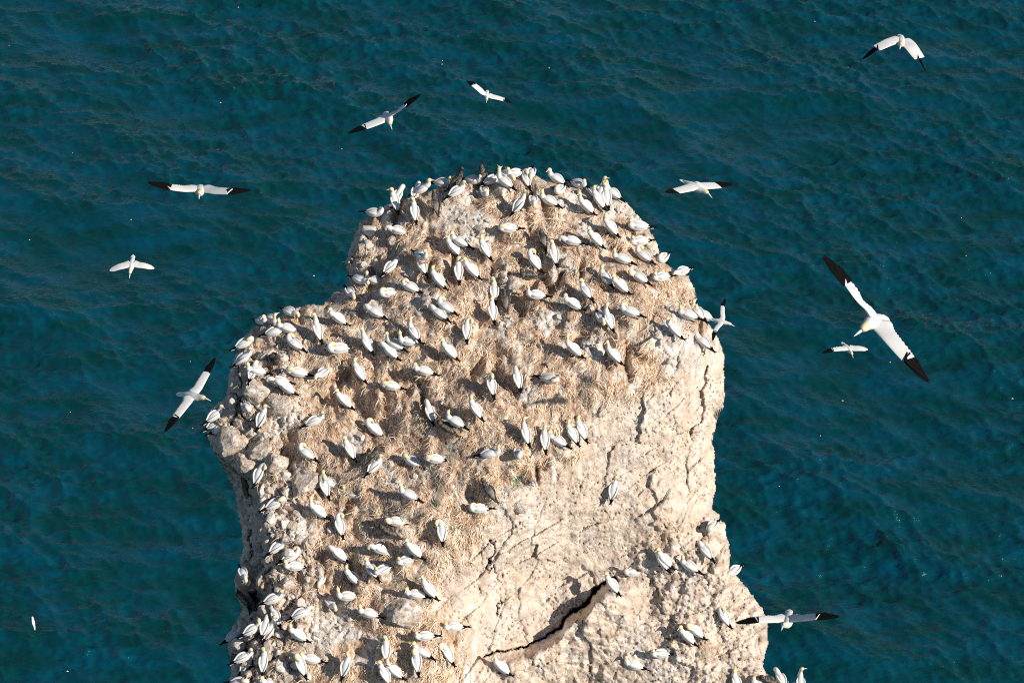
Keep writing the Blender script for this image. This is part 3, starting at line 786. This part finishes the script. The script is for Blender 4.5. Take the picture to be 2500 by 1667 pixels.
def make_proto(stance, neck, mirror, young=False):
    key = (stance, neck, mirror, young)
    if key in PROTO: return PROTO[key]
    phi = math.radians({'s': 9, 'n': 33, 'd': 4}[stance]); lift = {'s': -.015, 'n': .095, 'd': .06}[stance]
    bp = [(-.36,0,.105),(-.27,0,.115),(-.16,0,.13),(-.03,0,.14),(.09,0,.145),(.18,0,.165)]
    br = [(.022,.014),(.066,.052),(.112,.096),(.134,.126),(.126,.122),(.096,.094)]
    base = rotY(bp, phi)
    sh = base[-1]
    nk = NECKS[neck]
    path = np.vstack([base, [sh + np.array(q[:3]) for q in nk]])
    rad = br + [(q[3], q[3] * (1.02 if i < 3 else .96)) for i, q in enumerate(nk)]
    if neck in 'b': rad = rad
    path[:, 2] += lift
    V, F, ctr = loft(path, rad, 34, 12)
    n = 34; seg = 12
    fr = np.repeat(np.arange(n) / (n - 1), seg); fr = np.append(fr, [0, 1])
    if young:
        sp = gnoise(V * 55 + 3)
        col = lerp3(DARK, (.22, .19, .16), sstep(.1, .4, sp))
        col = lerp3(col, (.30, .27, .24), .5 * sstep(-.02, -.1, V[:, 2] - ctr[len(ctr) // 2, 2]) * (fr < .6))
    else:
        col = lerp3(WHITE, BUFF, 1.0 * sstep(.60, .80, fr) * sstep(1.02, .93, fr) + 0 * fr)
        col = lerp3(col, (.03, .03, .035), sstep(.955, .985, fr) * .8)
    parts = {}
    parts['body'] = (lm("body", V, F, M_BODY, col), None)
    # bill: a tapering dagger
    d = np.array(BILLD[neck], float); d /= np.linalg.norm(d); t0 = path[-1] - d * .012
    V, F, _c = loft([t0, t0 + d * .045, t0 + d * .085, t0 + d * .108], [(.022, .022), (.016, .017), (.009, .010), (.003, .003)], 7, 8)
    parts['bill'] = (lm("bill", V, F, M_JBILL if young else M_BILL), None)
    # tail: a long pointed wedge
    tp = rotY([(-.30,0,.112),(-.38,0,.102),(-.46,0,.092),(-.535,0,.085)], phi); tp[:, 2] += lift
    tp[:, 2] = np.maximum(tp[:, 2], .015)
    V, F, _c = loft(tp, [(.045,.014),(.042,.010),(.026,.007),(.003,.003)], 8, 8)
    parts['tail'] = (lm("tail", V, F, M_JTAIL if young else M_TAIL), None)
    for sd in (1, -1):
        wp = rotY([(.155, sd*.070,.172),(.08, sd*.098,.178),(-.04, sd*.104,.182),(-.15, sd*.084,.175),(-.25, sd*.052,.164),(-.33, sd*.030,.150)], phi); wp[:, 2] += lift
        V, F, _c = loft(wp, [(.018,.045),(.034,.088),(.038,.098),(.036,.080),(.026,.046),(.010,.016)], 16, 10, up=(0, sd * .35, 1))
        if young:
            col = lerp3(DARK, (.24, .21, .18), sstep(.12, .4, gnoise(V * 60 + sd)))
        else:
            col = lerp3(WHITE, (.62, .60, .57), .8 * sstep(.2, .4, gnoise(V * np.array([9, 30, 9]) + 2)))
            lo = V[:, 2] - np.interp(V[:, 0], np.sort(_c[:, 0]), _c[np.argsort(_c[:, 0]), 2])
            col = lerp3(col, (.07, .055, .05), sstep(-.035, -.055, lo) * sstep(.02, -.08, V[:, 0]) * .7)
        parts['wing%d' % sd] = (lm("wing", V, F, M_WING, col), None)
        tp2 = rotY([(-.235, sd*.062,.150),(-.33, sd*.034,.140),(-.43, sd*.006,.130),(-.52, -sd*.026,.122),(-.59, -sd*.050,.118)], phi); tp2[:, 2] += lift
        tp2[:, 2] = np.maximum(tp2[:, 2], .03)
        V, F, _c = loft(tp2, [(.024,.038),(.032,.032),(.030,.022),(.020,.013),(.002,.002)], 10, 8)
        parts['wing_tip%d' % sd] = (lm("wing_tip", V, F, M_JTAIL if young else M_BLACK), 'wing%d' % sd)
        if stance in 'nd':
            hip = rotY([(-.06, sd * .055, .06)], phi)[0]; hip[2] += lift
            ft = np.array([-.02, sd * .06, .0])
            V, F, _c = loft([hip, (hip + ft) / 2 + (.012, 0, 0), ft + (0, 0, .012), ft + (.03, 0, .004), ft + (.085, sd * .008, -.002)],
                            [(.020,.020),(.012,.012),(.012,.011),(.030,.008),(.045,.004)], 12, 8, up=(1, 0, .3))
            parts['leg%d' % sd] = (lm("leg", V, F, M_LEG), None)
    if mirror:
        for me, _p in parts.values():
            co = np.empty(len(me.vertices) * 3, np.float32); me.vertices.foreach_get("co", co)
            co = co.reshape(-1, 3); co[:, 1] *= -1; me.vertices.foreach_set("co", co.ravel()); me.flip_normals()
    my = -1 if mirror else 1
    info = dict(parts=parts, head=path[-3] * (1, my, 1), tail=tp2[-1] * np.array([1, 0, 1]), body=(base[2] + base[3]) / 2 + np.array([.04, 0, lift]))
    PROTO[key] = info
    return info

def place_birds():
    used = {}
    D2R = math.pi / 180
    grp = {False: "white gannets perched on the rock", True: "dark young gannets on the rock"}
    names = {False: "gannet", True: "young_gannet"}
    for ln in BIRDS:
        tl, bb, hh, tt, code, label = ln.split("|")
        x0, y0, s = TILE[tl]
        cv = lambda q: np.array([x0 + float(q.split(",")[0]) / s, y0 + float(q.split(",")[1]) / s])
        b, h, t = cv(bb), cv(hh), cv(tt)
        young = code.endswith("J")
        st, nk = code[0], code[1]
        fam = {'r': 'rl', 'u': 'uv', 't': 't', 'p': 'p', 'b': 'b'}[nk]
        best = None
        foot0 = surf(b[0], b[1] + 8)
        for n_ in fam:
            for mir in ((False, True)):
                pr = make_proto(st, n_, mir, young)
                for deg in range(0, 360, 5):
                    a = deg * D2R; c, sn = math.cos(a), math.sin(a)
                    R = np.array([[c, -sn, 0], [sn, c, 0], [0, 0, 1]])
                    q = project(foot0 + np.array([R @ pr['body'], R @ pr['head'], R @ pr['tail']]))
                    vt = q[2] - q[0]; vh = q[1] - q[0]
                    e = np.linalg.norm(vt - (t - b)) + .8 * np.linalg.norm(vh - (h - b))
                    if best is None or e < best[0]: best = (e, pr, a, vt, R, (st, n_, mir, young))
        e, pr, a, vt, R, key = best
        vh = 0
        q3 = project(foot0 + np.array([R @ pr['head'], R @ pr['tail']]))
        L0 = np.linalg.norm(q3[0] - q3[1]); L1 = np.linalg.norm(h - t)
        sc = float(np.clip((L1 / max(L0, 1)) ** .8 * 1.08, 1.06, 1.30))
        uv = b + (0, 6)
        for _ in range(5):
            foot = surf(uv[0], uv[1])
            q = project(foot + sc * (R @ pr['body']))
            uv = uv + (b - q)
        foot = surf(uv[0], uv[1])
        q = project(foot + sc * (R @ pr['body']))
        root = bpy.data.objects.new(names[young], None); S.collection.objects.link(root)
        root.empty_display_size = .2
        # tip the bird a little with the ground, never much
        root.location = Vector(foot - np.array([0, 0, -.03])); root.rotation_euler = (0, 0, a); root.scale = (sc, sc, sc)
        if young: label = label
        root["label"] = label; root["category"] = "bird" if not young else "young bird"; root["group"] = grp[young]
        objs = {}
        for nm, (me, par) in pr['parts'].items():
            o = bpy.data.objects.new(me.name.split(".")[0], me); S.collection.objects.link(o)
            o.parent = objs[par] if par else root
            objs[nm] = o
place_birds()

# ------------------------------------------------------------------ gannets on the wing: position, (yaw, pitch, roll), wing and neck angles
FLY = {
'F1' : ([-4.711, 28.669, 82.263], [4.842, 0.43, -0.109], [0.101, 0.082, 0.877, -0.074, 0.16, 0.169, 0.778, -0.157, -0.015, -0.003], 3, "gannet gliding over the sea at the left, wings spread almost level"),
'F2' : ([-2.291, 36.02, 78.14], [4.96, 0.319, 0.361], [0.372, 0.143, 0.95, 0.017, 0.309, 0.105, 0.684, -0.086, -0.053, -0.045], 3, "gannet banking above the crest, left wing low and right wing high"),
'F3' : ([-0.832, 64.817, 57.585], [4.639, 0.167, -0.327], [0.17, -0.126, 0.096, -0.171, 0.342, -0.233, -0.184, -0.861, 0.037, -0.013], 3, "small distant gannet flying above the crest, near the top middle"),
'F4' : ([6.677, 34.284, 81.064], [4.595, 0.288, -0.124], [-0.077, -0.894, 1.168, -0.44, -0.076, -0.91, 0.887, -0.142, -0.037, 0.022], 3, "gannet with arched drooping wings flying at the top right"),
'F5' : ([3.281, 34.303, 77.87], [5.42, 0.132, -0.338], [-0.105, 0.074, -0.032, 0.237, -0.016, 0.07, 0.13, 0.125, 0.03, -0.015], 3, "gannet flying to the right past the crest, wing tips brownish"),
'F6' : ([3.494, 17.4, 89.591], [4.117, 0.528, -0.476], [0.186, -0.123, 0.618, -0.447, 0.329, 0.006, 0.921, 0.065, 0.041, -0.072], 3, "largest and nearest flying gannet, wings stretched diagonally at the right"),
'F7' : ([9.952, 53.189, 56.841], [5.076, 0.147, -0.213], [0.143, -0.509, 0.4, -0.134, 0.112, -0.386, 0.151, -0.152, -0.024, -0.044], 'oneL', "small gannet flying below the largest one, one wing tip black"),
'F8' : ([-9.747, 47.406, 64.993], [4.736, 0.005, -0.027], [-0.022, -0.871, 0.161, -0.085, -0.017, -0.885, 0.377, -0.075, -0.03, -0.074], 0, "small all white looking gannet with curved wings at the far left"),
'F9' : ([-5.598, 30.693, 76.084], [5.684, 0.329, 0.145], [-0.016, 0.174, -0.254, -0.068, 0.125, -0.286, 0.253, -0.26, 0.013, -0.017], 3, "gannet flying to the right just off the left flank, wings upright"),
'F10' : ([4.136, 24.131, 77.674], [4.541, 0.391, 0.135], [0.4, 0.013, 0.713, -0.011, 0.343, -0.137, 0.821, 0.085, -0.075, 0.072], 3, "low gannet at the bottom right, one black wing tip over the rock"),
'F11' : ([6.739, 58.507, 53.189], [-0.437, 0.051, 0.179], [0.116, -0.029, -0.43, -0.091, 0.349, -0.223, -0.078, 0.147, 0.015, -0.058], 3, "gannet banking close over the right rim with spread black primaries"),
}
def rot3(y, p, r):
    cy, sy = math.cos(y), math.sin(y); cp, sp = math.cos(p), math.sin(p); cr, sr = math.cos(r), math.sin(r)
    return np.array([[cy,-sy,0],[sy,cy,0],[0,0,1]]) @ np.array([[cp,0,-sp],[0,1,0],[sp,0,cp]]) @ np.array([[1,0,0],[0,cr,-sr],[0,sr,cr]])
def make_flyer(pos, ypr, q, tips, label):
    R = rot3(*ypr)
    root = bpy.data.objects.new("flying_gannet", None); S.collection.objects.link(root)
    root.matrix_world = Matrix.Translation(Vector(pos)) @ Matrix(R.tolist()).to_4x4()
    root.empty_display_size = .2
    if 'banking close' in label: root.scale = (1.045,) * 3
    root["label"] = label; root["category"] = "flying bird"; root["group"] = "gannets in flight around the stack"
    hy, hz = q[8], q[9]
    path = [(-.27,0,0),(-.18,0,0),(-.08,0,0),(.06,0,0),(.17,hy*.1,0),(.235,hy*.3,.012+hz*.2),(.285,hy*.5,.018+hz*.4),(.325,hy*.62,.018+hz*.55),(.362,hy*.78,.01+hz*.75)]
    rad = [(.030,.022),(.052,.044),(.074,.066),(.080,.073),(.065,.060),(.050,.050),(.046,.046),(.038,.038),(.018,.018)]
    V, F, c = loft(path, rad, 30, 12)
    fr = np.append(np.repeat(np.arange(30) / 29, 12), [0, 1])
    col = lerp3(WHITE, BUFF, .9 * sstep(.64, .78, fr) * sstep(1.0, .9, fr)); col = lerp3(col, (.03, .03, .035), .8 * sstep(.95, .98, fr))
    link_mesh("body", lm("body", V, F, M_BODY, col), root)
    b0 = np.array(path[-1]); b1 = np.array([.46, hy, hz - .03]); d = b1 - b0
    V, F, c = loft([b0 - d * .1, b0 + d * .4, b0 + d * .8, b1], [(.018,.018),(.013,.013),(.007,.008),(.002,.002)], 8, 8)
    link_mesh("bill", lm("bill", V, F, M_BILL), root)
    V, F, c = loft([(-.20,0,0),(-.27,0,0),(-.32,0,0),(-.37,0,-.004)], [(.050,.012),(.060,.008),(.045,.006),(.006,.003)], 9, 10)
    link_mesh("tail", lm("tail", V, F, M_TAIL), root)
    UPW = R.T @ np.array([0, 0, 1.0]); UPW = UPW + np.array([0, 0, .25]); UPW /= np.linalg.norm(UPW)
    FWD = np.array([1.0, 0, 0]); FWD = FWD - UPW * (FWD @ UPW); FWD /= np.linalg.norm(FWD)
    for k, sd in enumerate((1, -1)):
        d1, d2, s1, s2 = q[4 * k:4 * k + 4]
        Sh = np.array([.02, sd * .04, .03])
        S0 = np.array([.06, sd * .07, .03])
        u1 = np.array([math.sin(s1) * math.cos(d1), sd * math.cos(s1) * math.cos(d1), math.sin(d1)])
        u2 = np.array([math.sin(s2) * math.cos(d2), sd * math.cos(s2) * math.cos(d2), math.sin(d2)])
        um = u1 + u2; um /= np.linalg.norm(um); u3 = um + u1; u3 /= np.linalg.norm(u3)
        Mj = S0 + .25 * u1; Bj = Mj + .26 * u3; Tj = Bj + .33 * u2
        full = tips == 3 or (tips == 'oneL' and k == TIPSIDE)
        pts_ = [Sh, S0 + .10 * u1, Mj, Mj * .35 + Bj * .65, Bj + .01 * u3]
        ch = [(.122,.034),(.110,.022),(.102,.015),(.094,.011),(.084,.006)]
        if not full: ch[-1] = (.022, .005); ch[-2] = (.080, .009)
        # wing breadth: keep both wings equally broad as they are seen banking
        aW = project(np.array(pos) + R @ Mj); bW = project(np.array(pos) + R @ Bj); wd_ = (bW - aW) / np.linalg.norm(bW - aW)
        ch_v = FWD - u3 * (FWD @ u3); ch_v /= np.linalg.norm(ch_v)
        cW = project(np.array(pos) + R @ (Bj + ch_v * .1)) - bW; app = abs(cW[0] * wd_[1] - cW[1] * wd_[0]) / .1
        dep = (np.array(pos) - CAM); dep = dep[1] * CP - dep[2] * SP
        kf = float(np.clip(.66 / (app * dep / FPX), .45, 1.2))
        ch = [(a_ * (kf if i_ else min(1, kf * 1.15)), b_) for i_, (a_, b_) in enumerate(ch)]
        # a wing's chord runs fore and aft: loft with the lift axis kept along z
        V, F, c = loft(pts_, ch, 24, 14, up=UPW)
        n_ = 24
        # feathered trailing edge
        fr = np.append(np.repeat(np.arange(n_) / (n_ - 1), 14), [0, 1])
        cc_ = np.vstack([np.repeat(c, 14, 0), c[:1], c[-1:]]); rel_x = (V - cc_) @ FWD
        te = sstep(-.03, -.07, rel_x)
        V = V - np.outer(te * (.014 * (np.sin(fr * 75) > .1)) * sstep(0, .1, fr), FWD)
        col = lerp3(WHITE, (.60, .58, .55), te * .45 * (np.sin(fr * 75) > .55))
        w = link_mesh("wing", lm("wing", V, F, M_WING, col), root)
        if full:
            # black hand: eight separate tapering primaries fanned along the outer wing
            VV_, FF_ = [], []; off = 0
            span = Tj - Bj
            chd = FWD.copy(); chd = chd - u2 * (chd @ u2); chd /= np.linalg.norm(chd); nrm = np.cross(u2, chd)
            for i in range(9):
                t = i / 8
                root_p = Bj - u2 * .012 + chd * (.066 - .135 * t) * kf
                tip_p = Bj + u2 * (.33 * (1 - .60 * t ** 1.15)) + chd * (.010 - .105 * t) * kf + nrm * (.004 * math.sin(i * 2.1))
                mid = (root_p + tip_p) / 2 + chd * .010
                v_, f_, _c = loft([root_p, (root_p + mid) / 2, mid, mid * .4 + tip_p * .6, tip_p], [(.016,.003),(.020,.003),(.019,.003),(.015,.002),(.003,.001)], 9, 6, up=nrm)
                VV_.append(v_); FF_ += [[a + off for a in f] for f in f_]; off += len(v_)
            v_, f_, _c = loft([Bj - u2 * .03, Bj + u2 * .08 - chd * .004, Bj + u2 * .18 - chd * .012, Bj + u2 * .27 - chd * .014, Bj + u2 * .325 - chd * .016], [(.080*kf,.004),(.070*kf,.004),(.055*kf,.003),(.030*kf,.003),(.004,.001)], 12, 10, up=UPW)
            VV_.append(v_); FF_ += [[a + off for a in f] for f in f_]
            VV_ = np.vstack(VV_)
            me = lm("primaries", VV_, FF_, M_BLACK)
            link_mesh("primaries", me, w)
TIPSIDE = 1
def fly_all():
    for k, (pos, ypr, q, tips, label) in FLY.items():
        make_flyer(pos, ypr, q, tips, label)
    # the wing tip that enters the frame at the right edge belongs to a bird just outside it
    P, y, q = FLY['F5'][:3]
    p = CAM + rays(2594, 486) * 45.0
    make_flyer(list(p), y, q, 0, "gannet entering at the right edge, only a pale wing tip in view")
fly_all()
def diver():
    """slim pale bird far below at the left, wings folded, dropping to the water"""
    root = bpy.data.objects.new("diving_bird", None); S.collection.objects.link(root)
    a = CAM + rays(79, 1506) * 67.0; b = CAM + rays(85, 1536) * 67.0
    d = (b - a); L = np.linalg.norm(d); d /= L
    root.scale = (L * 1.1, L * .8, L * .8); L = 1.0
    root.location = Vector((a + b) / 2)
    root.rotation_mode = 'QUATERNION'; root.rotation_quaternion = Vector(d).to_track_quat('X', 'Z')
    root["label"] = "slim pale bird with folded wings dropping to the water, bottom left"; root["category"] = "bird"
    V, F, c = loft([(-L/2,0,0),(-L*.25,0,0),(0,0,0),(L*.3,0,0),(L*.5,0,0)], [(.09,.05),(.11,.08),(.12,.11),(.09,.09),(.03,.03)], 18, 10)
    link_mesh("body", lm("body", V, F, M_TAIL), root)
    for sd in (1, -1):
        V, F, c = loft([(.12, sd*.08,.05),(-.05, sd*.11,.05),(-.25, sd*.09,.04),(-.42, sd*.05,.03)], [(.03,.05),(.03,.06),(.03,.05),(.01,.01)], 12, 8)
        col = np.tile(np.array((.80,.77,.74)), (len(V), 1))
        link_mesh("wing", lm("wing", V, F, M_WING, col), root)
diver()

# ------------------------------------------------------------------ loose boulders along the left rim and on the slope
BOULD = """
632|948|40|big round straw topped boulder above the gap on the left rim
560|1072|44|large white splashed boulder hanging over the water on the left rim
640|1092|38|large cream boulder under a standing gannet, left rim
607|1072|20|small block wedged between the two large rim boulders
592|1030|24|angular cream block at the foot of a blue tailed gannet
612|1048|18|grey block right of an angular cream one, left rim
648|998|22|narrow upright block in the gap of the left rim
686|985|38|tall boulder with a dark right side, below the big white pair
598|1122|30|dark streaked boulder under the large white splashed one
632|1128|26|rounded boulder between two streaked ones, left rim
668|1122|34|blue shaded boulder at the inner edge of the rim rocks
700|1100|16|small pale stone inside the left rim rocks
678|1082|14|little cream stone next to a small pale one, left rim
742|1172|44|isolated white boulder with straw at its foot, left slope
702|1310|26|upright grey boulder on the lower left slope
730|1312|16|small boulder right of the upright grey one
652|1262|42|orange patched boulder with the long tailed gannet, left wall edge
600|1150|20|pinkish flat rock above the dark left wall
640|1335|24|cream boulder on the edge of the dark left wall, lower
612|1450|34|orange boulder with broken edges, lower left wall edge
655|1490|36|orange boulder below a white gannet, lower left
700|1420|26|boulder partly buried above the lower left orange ones
985|1492|46|tall cream boulder in the lower middle
870|1095|20|half buried stone beside the fluffy shadow, left slope
648|868|24|brown stone among birds on the left shoulder
650|805|16|small stone on the left shoulder rim
600|905|20|dark edged stone above the left boulders
1212|672|16|white stone in the middle of the upper slope
1255|686|24|white topped stone beside a juvenile, upper slope
1170|562|22|cracked white stone below the crest
960|585|16|white stone on the upper left lobe
1385|638|20|white stone on the upper right slope
905|745|26|splashed white rock on the upper left slope
1040|735|24|pale slab on the upper left slope
1270|1232|22|white rock where straw meets the pale cliff
1010|1640|22|straw coloured round stone at the bottom middle
760|1345|12|little stone on the lower left slope
690|1222|14|small cream stone near the gannet with an upright neck
""".strip().split("\n")
def build_boulders():
    import bmesh
    bm = bmesh.new(); bmesh.ops.create_icosphere(bm, subdivisions=5, radius=1.0)
    base = np.array([v.co[:] for v in bm.verts]); faces = np.array([[v.index for v in f.verts] for f in bm.faces]); bm.free()
    rs = np.random.RandomState(11)
    for i, ln in enumerate(BOULD):
        u, v, r, label = ln.split("|"); u, v, r = float(u), float(v), float(r)
        u2 = u; v2 = v + r * .35
        foot = surf(u2, v2)
        D = (foot[1] * CP - (foot[2] - CAM[2]) * SP)
        R = r * D / FPX * .98
        off = rs.rand(3) * 50
        V = base * 1.0
        # chip flat faces off a ball, then roughen
        for k in range(15):
            n = rs.normal(size=3); n /= np.linalg.norm(n); h = .52 + .28 * rs.rand()
            d = V @ n; V = V - np.outer(np.clip(d - h, 0, None) * .92, n)
        V = V * (1 + .16 * fbm(V * 1.4 + off, 3)[:, None] + .07 * fbm(V * 6 + off, 3, .65)[:, None])
        V = V * np.array([1.0, 1.0, .82]) * (.95 + .2 * rs.rand(3))
        n2 = fbm(V * 3 + off, 4, .6)
        col = lerp3((.42, .345, .28), (.70, .63, .56), sstep(-.35, .35, n2))
        col = lerp3(col, (.50, .32, .17), .6 * sstep(.05, .45, fbm(V * 1.5 + off + 9, 3)))
        col = lerp3(col, (.80, .77, .73), .85 * sstep(.0, .35, n2 + .5 * V[:, 2] - .35) * (rs.rand() > .25))
        col = lerp3(col, (.16, .12, .09), .7 * sstep(.25, .45, gnoise(V * 9 + off)))
        me = np_mesh("boulder", V * R, faces, col=col)
        me.materials.append(ROCK_MAT)
        o = link_mesh("boulder", me)
        p = foot + np.array([0, .15 * R, .12 * R])
        o.location = Vector(p); o.rotation_euler = (0, 0, rs.rand() * 6)
        o["label"] = label; o["category"] = "boulder"; o["group"] = "loose boulders on the stack"
build_boulders()

# ------------------------------------------------------------------ nest straw: one mat of dry stems
def build_straw():
    rs = np.random.RandomState(5)
    N = 68000
    ii = rs.randint(4, len(us) - 4, 9 * N); jj = rs.randint(4, len(vs) - 4, 9 * N)
    clump = sstep(-.25, .25, fbm(Q / .7 + 200, 3))
    w = nest * (.06 + .94 * clump) * sstep(4, 16, DIST) * INS + .05 * rocky * (1 - left_w) * INS
    keep = rs.rand(len(ii)) < np.clip(w[ii, jj], 0, 1)
    ii, jj = ii[keep][:N], jj[keep][:N]
    P = SHEET[ii, jj]
    e1 = SHEET[ii + 2, jj] - SHEET[ii - 2, jj]; e2 = SHEET[ii, jj - 2] - SHEET[ii, jj + 2]
    nrm = np.cross(e1, e2); nrm /= np.linalg.norm(nrm, axis=1)[:, None]
    flow = gnoise(P / 1.1 + 300) * 1.3; loc = gnoise(P / .35 + 320) * 1.3
    down = np.array([0, -.85, -.5]); dn = down - nrm * (nrm @ down)[:, None]; dn /= np.linalg.norm(dn, axis=1)[:, None]
    sd = np.cross(nrm, dn)
    a = flow + loc + rs.normal(size=len(P)) * .28 + np.where(rs.rand(len(P)) < .12, rs.rand(len(P)) * 6, 0)
    d = dn * np.cos(a)[:, None] + sd * np.sin(a)[:, None]
    L = (.10 + .34 * rs.rand(len(P)) ** 1.4)[:, None]
    wd = (.005 + .006 * rs.rand(len(P)))[:, None]
    s = np.cross(nrm, d)
    bend = s * (rs.normal(size=(len(P), 1)) * .16) * L
    lift = nrm * (.008 + .03 * rs.rand(len(P), 1))
    p0 = P - nrm * .015 ; p1 = P + d * L * .5 + lift + bend; p2 = P + d * L + lift * (.1 + .9 * rs.rand(len(P), 1)) - bend * .2
    V = np.stack([p0 - s * wd, p0 + s * wd, p1 - s * wd, p1 + s * wd, p2 - s * wd * .4, p2 + s * wd * .4], 1).reshape(-1, 3)
    b = np.arange(len(P)) * 6
    F = np.vstack([np.stack([b, b + 1, b + 3, b + 2], 1), np.stack([b + 2, b + 3, b + 5, b + 4], 1)])
    pal = np.array([(.80,.64,.48),(.64,.47,.33),(.86,.75,.62),(.46,.29,.18),(.25,.155,.10),(.70,.53,.33),(.58,.29,.15),(.34,.36,.25),(.86,.80,.72),(.16,.11,.08)])
    c = pal[rs.choice(len(pal), len(P), p=[.2,.15,.16,.13,.10,.1,.05,.03,.04,.04])]
    c = np.clip(c * (.95 + .35 * rs.rand(len(P), 1)) * np.array([.95, .91, .90]), 0, .9)
    me = np_mesh("nest_straw", V, F, smooth=False, col=np.repeat(c, 6, 0))
    m, t, bb = mat("dry_straw")
    at = node(t, "ShaderNodeAttribute", attribute_name="col")
    nz = node(t, "ShaderNodeTexNoise", Scale=30.0)
    mr = node(t, "ShaderNodeMapRange"); mr.inputs[3].default_value = .8; mr.inputs[4].default_value = 1.2
    t.links.new(nz.outputs[0], mr.inputs[0])
    mx = node(t, "ShaderNodeVectorMath", operation='MULTIPLY')
    t.links.new(at.outputs["Color"], mx.inputs[0]); t.links.new(mr.outputs[0], mx.inputs[1])
    t.links.new(mx.outputs[0], bb.inputs["Base Color"]); bb.inputs["Roughness"].default_value = .8
    bb.inputs["Specular IOR Level"].default_value = .2
    me.materials.append(m)
    o = link_mesh("nest_straw", me); o["kind"] = "stuff"
    o["label"] = "dry straw and seaweed of the nests covering the slope"; o["category"] = "straw"
build_straw()

# strands of net and rope the birds wove into their nests
def build_rope():
    rs = np.random.RandomState(21)
    spots = [(1262,1170,.05,.30,.26),(1250,1165,.08,.30,.22),(1298,1172,.06,.12,.38),(972,1236,.16,.34,.26),(1108,1290,.10,.30,.20),(1068,1225,.14,.26,.14),(804,835,.04,.34,.30),(805,840,.05,.4,.32),(1440,925,.12,.22,.20),(1232,1190,.2,.3,.4),(1150,1215,.06,.14,.34),(1425,830,.1,.3,.28)]
    for i, (u, v, r, g, b_) in enumerate(spots):
        V = []; F = []
        for k in range(7):
            p0 = surf(u + rs.normal() * 3, v + rs.normal() * 3); p2 = surf(u + rs.normal() * 7, v + 9 + rs.normal() * 9)
            p1 = surf(*((project(p0) + project(p2)) / 2 + rs.normal(size=2) * 3)) + np.array([0, -.02, .05])
            v_, f_, _ = loft([p0 + np.array([0, -.01, .02]), p1, p2 + np.array([0, -.01, .02])], [(.010,.010)] * 3, 8, 5)
            F += [[a + len(V) for a in f] for f in f_]; V += list(v_)
        m = bpy.data.materials.get("net_rope_%d" % i) or plain("net_rope_%d" % i, (r, g, b_), .7)
        me = lm("rope_scrap", V, F, m)
        o = link_mesh("rope_scrap", me)
        o["label"] = ROPE_L[i]; o["category"] = "rope"; o["group"] = "scraps of net woven into the nests"
ROPE_L = ["teal net strands above the sleeping gannet by the cliff border", "second teal tangle left of the one by the cliff border", "blue net strands by the tail of the dark cliff border juvenile",
 "pale green tangle under the gannet with its bill up and left", "green strands trailing down the straw near the folded over gannet", "grey green tangle in the lower middle straw",
 "green rope bundle beside the tall left shoulder gannet", "bright green knot beside the tall left shoulder gannet", "grey green strands below the gannet with the long shadow", "pale blue thread over the sleeping gannet near the cliff border",
 "dark blue threads in straw left of the cliff border", "blue scrap beside the long necked gannet right of the middle"]
build_rope()

# flecks of foam and down drifting on the water
def build_flecks():
    rs = np.random.RandomState(8)
    V = []; F = []
    pts2 = [(1079,158),(1080,149)] + [(rs.rand() * 2500, rs.rand() * 1667) for _ in range(38)]
    for u, v in pts2:
        r = rays(u, v); p = CAM + r * (-104.85 / r[2]); s = .02 + .05 * rs.rand() ** 2
        v_, f_, _ = loft([p + (-s, 0, 0), p + (0, s * .3, .02), p + (s, 0, 0)], [(.01, .01), (s * .5, .03), (.01, .01)], 5, 6)
        F += [[a + len(V) for a in f] for f in f_]; V += list(v_)
    me = lm("foam_flecks", V, F, M_TAIL)
    o = link_mesh("foam_flecks", me); o["kind"] = "stuff"; o["label"] = "tiny white flecks of foam and down on the sea"; o["category"] = "foam"
build_flecks()

def build_rubble():
    import bmesh
    bm = bmesh.new(); bmesh.ops.create_icosphere(bm, subdivisions=3, radius=1.0)
    base = np.array([v.co[:] for v in bm.verts]); faces = np.array([[v.index for v in f.verts] for f in bm.faces]); bm.free()
    rs = np.random.RandomState(31)
    w = np.clip(rocky * 1.0 + .35 * pale * (1 - cliff) + .03 * nest, 0, 1) * INS * (DIST > 9) * (1 - nestm) * (VV < 1720)
    ii, jj = np.nonzero(w > 0); pr = w[ii, jj]; sel = rs.choice(len(ii), 620, replace=False, p=pr / pr.sum())
    V = []; F = []; C = []; n = 0
    for s in sel:
        i, j = ii[s], jj[s]; p = SHEET[i, j]; R = (.05 + .17 * rs.rand() ** 2.2) * (1.0 if rocky[i, j] > .3 else .65)
        q = base * 1.0
        for k in range(9):
            nn = rs.normal(size=3); nn /= np.linalg.norm(nn); h = .45 + .3 * rs.rand()
            q = q - np.outer(np.clip(q @ nn - h, 0, None) * .95, nn)
        off = rs.rand(3) * 60
        q = q * (1 + .10 * fbm(q * 2 + off, 2)[:, None]) * (.8 + .5 * rs.rand(3)) * R
        V.append(q + p + (0, -.02, .2 * R)); F.append(faces + n); n += len(q)
        t_ = rs.rand()
        C.append(lerp3((.44, .36, .29), (.78, .72, .65), np.clip(t_ + .5 * fbm(q / R * 2 + off, 2), 0, 1)))
    me = np_mesh("rubble", np.vstack(V), np.vstack(F), col=np.vstack(C), smooth=False)
    me.materials.append(ROCK_MAT)
    o = link_mesh("rubble", me); o["kind"] = "stuff"; o["label"] = "small angular stones scattered between the boulders and nests"; o["category"] = "rubble"
build_rubble()
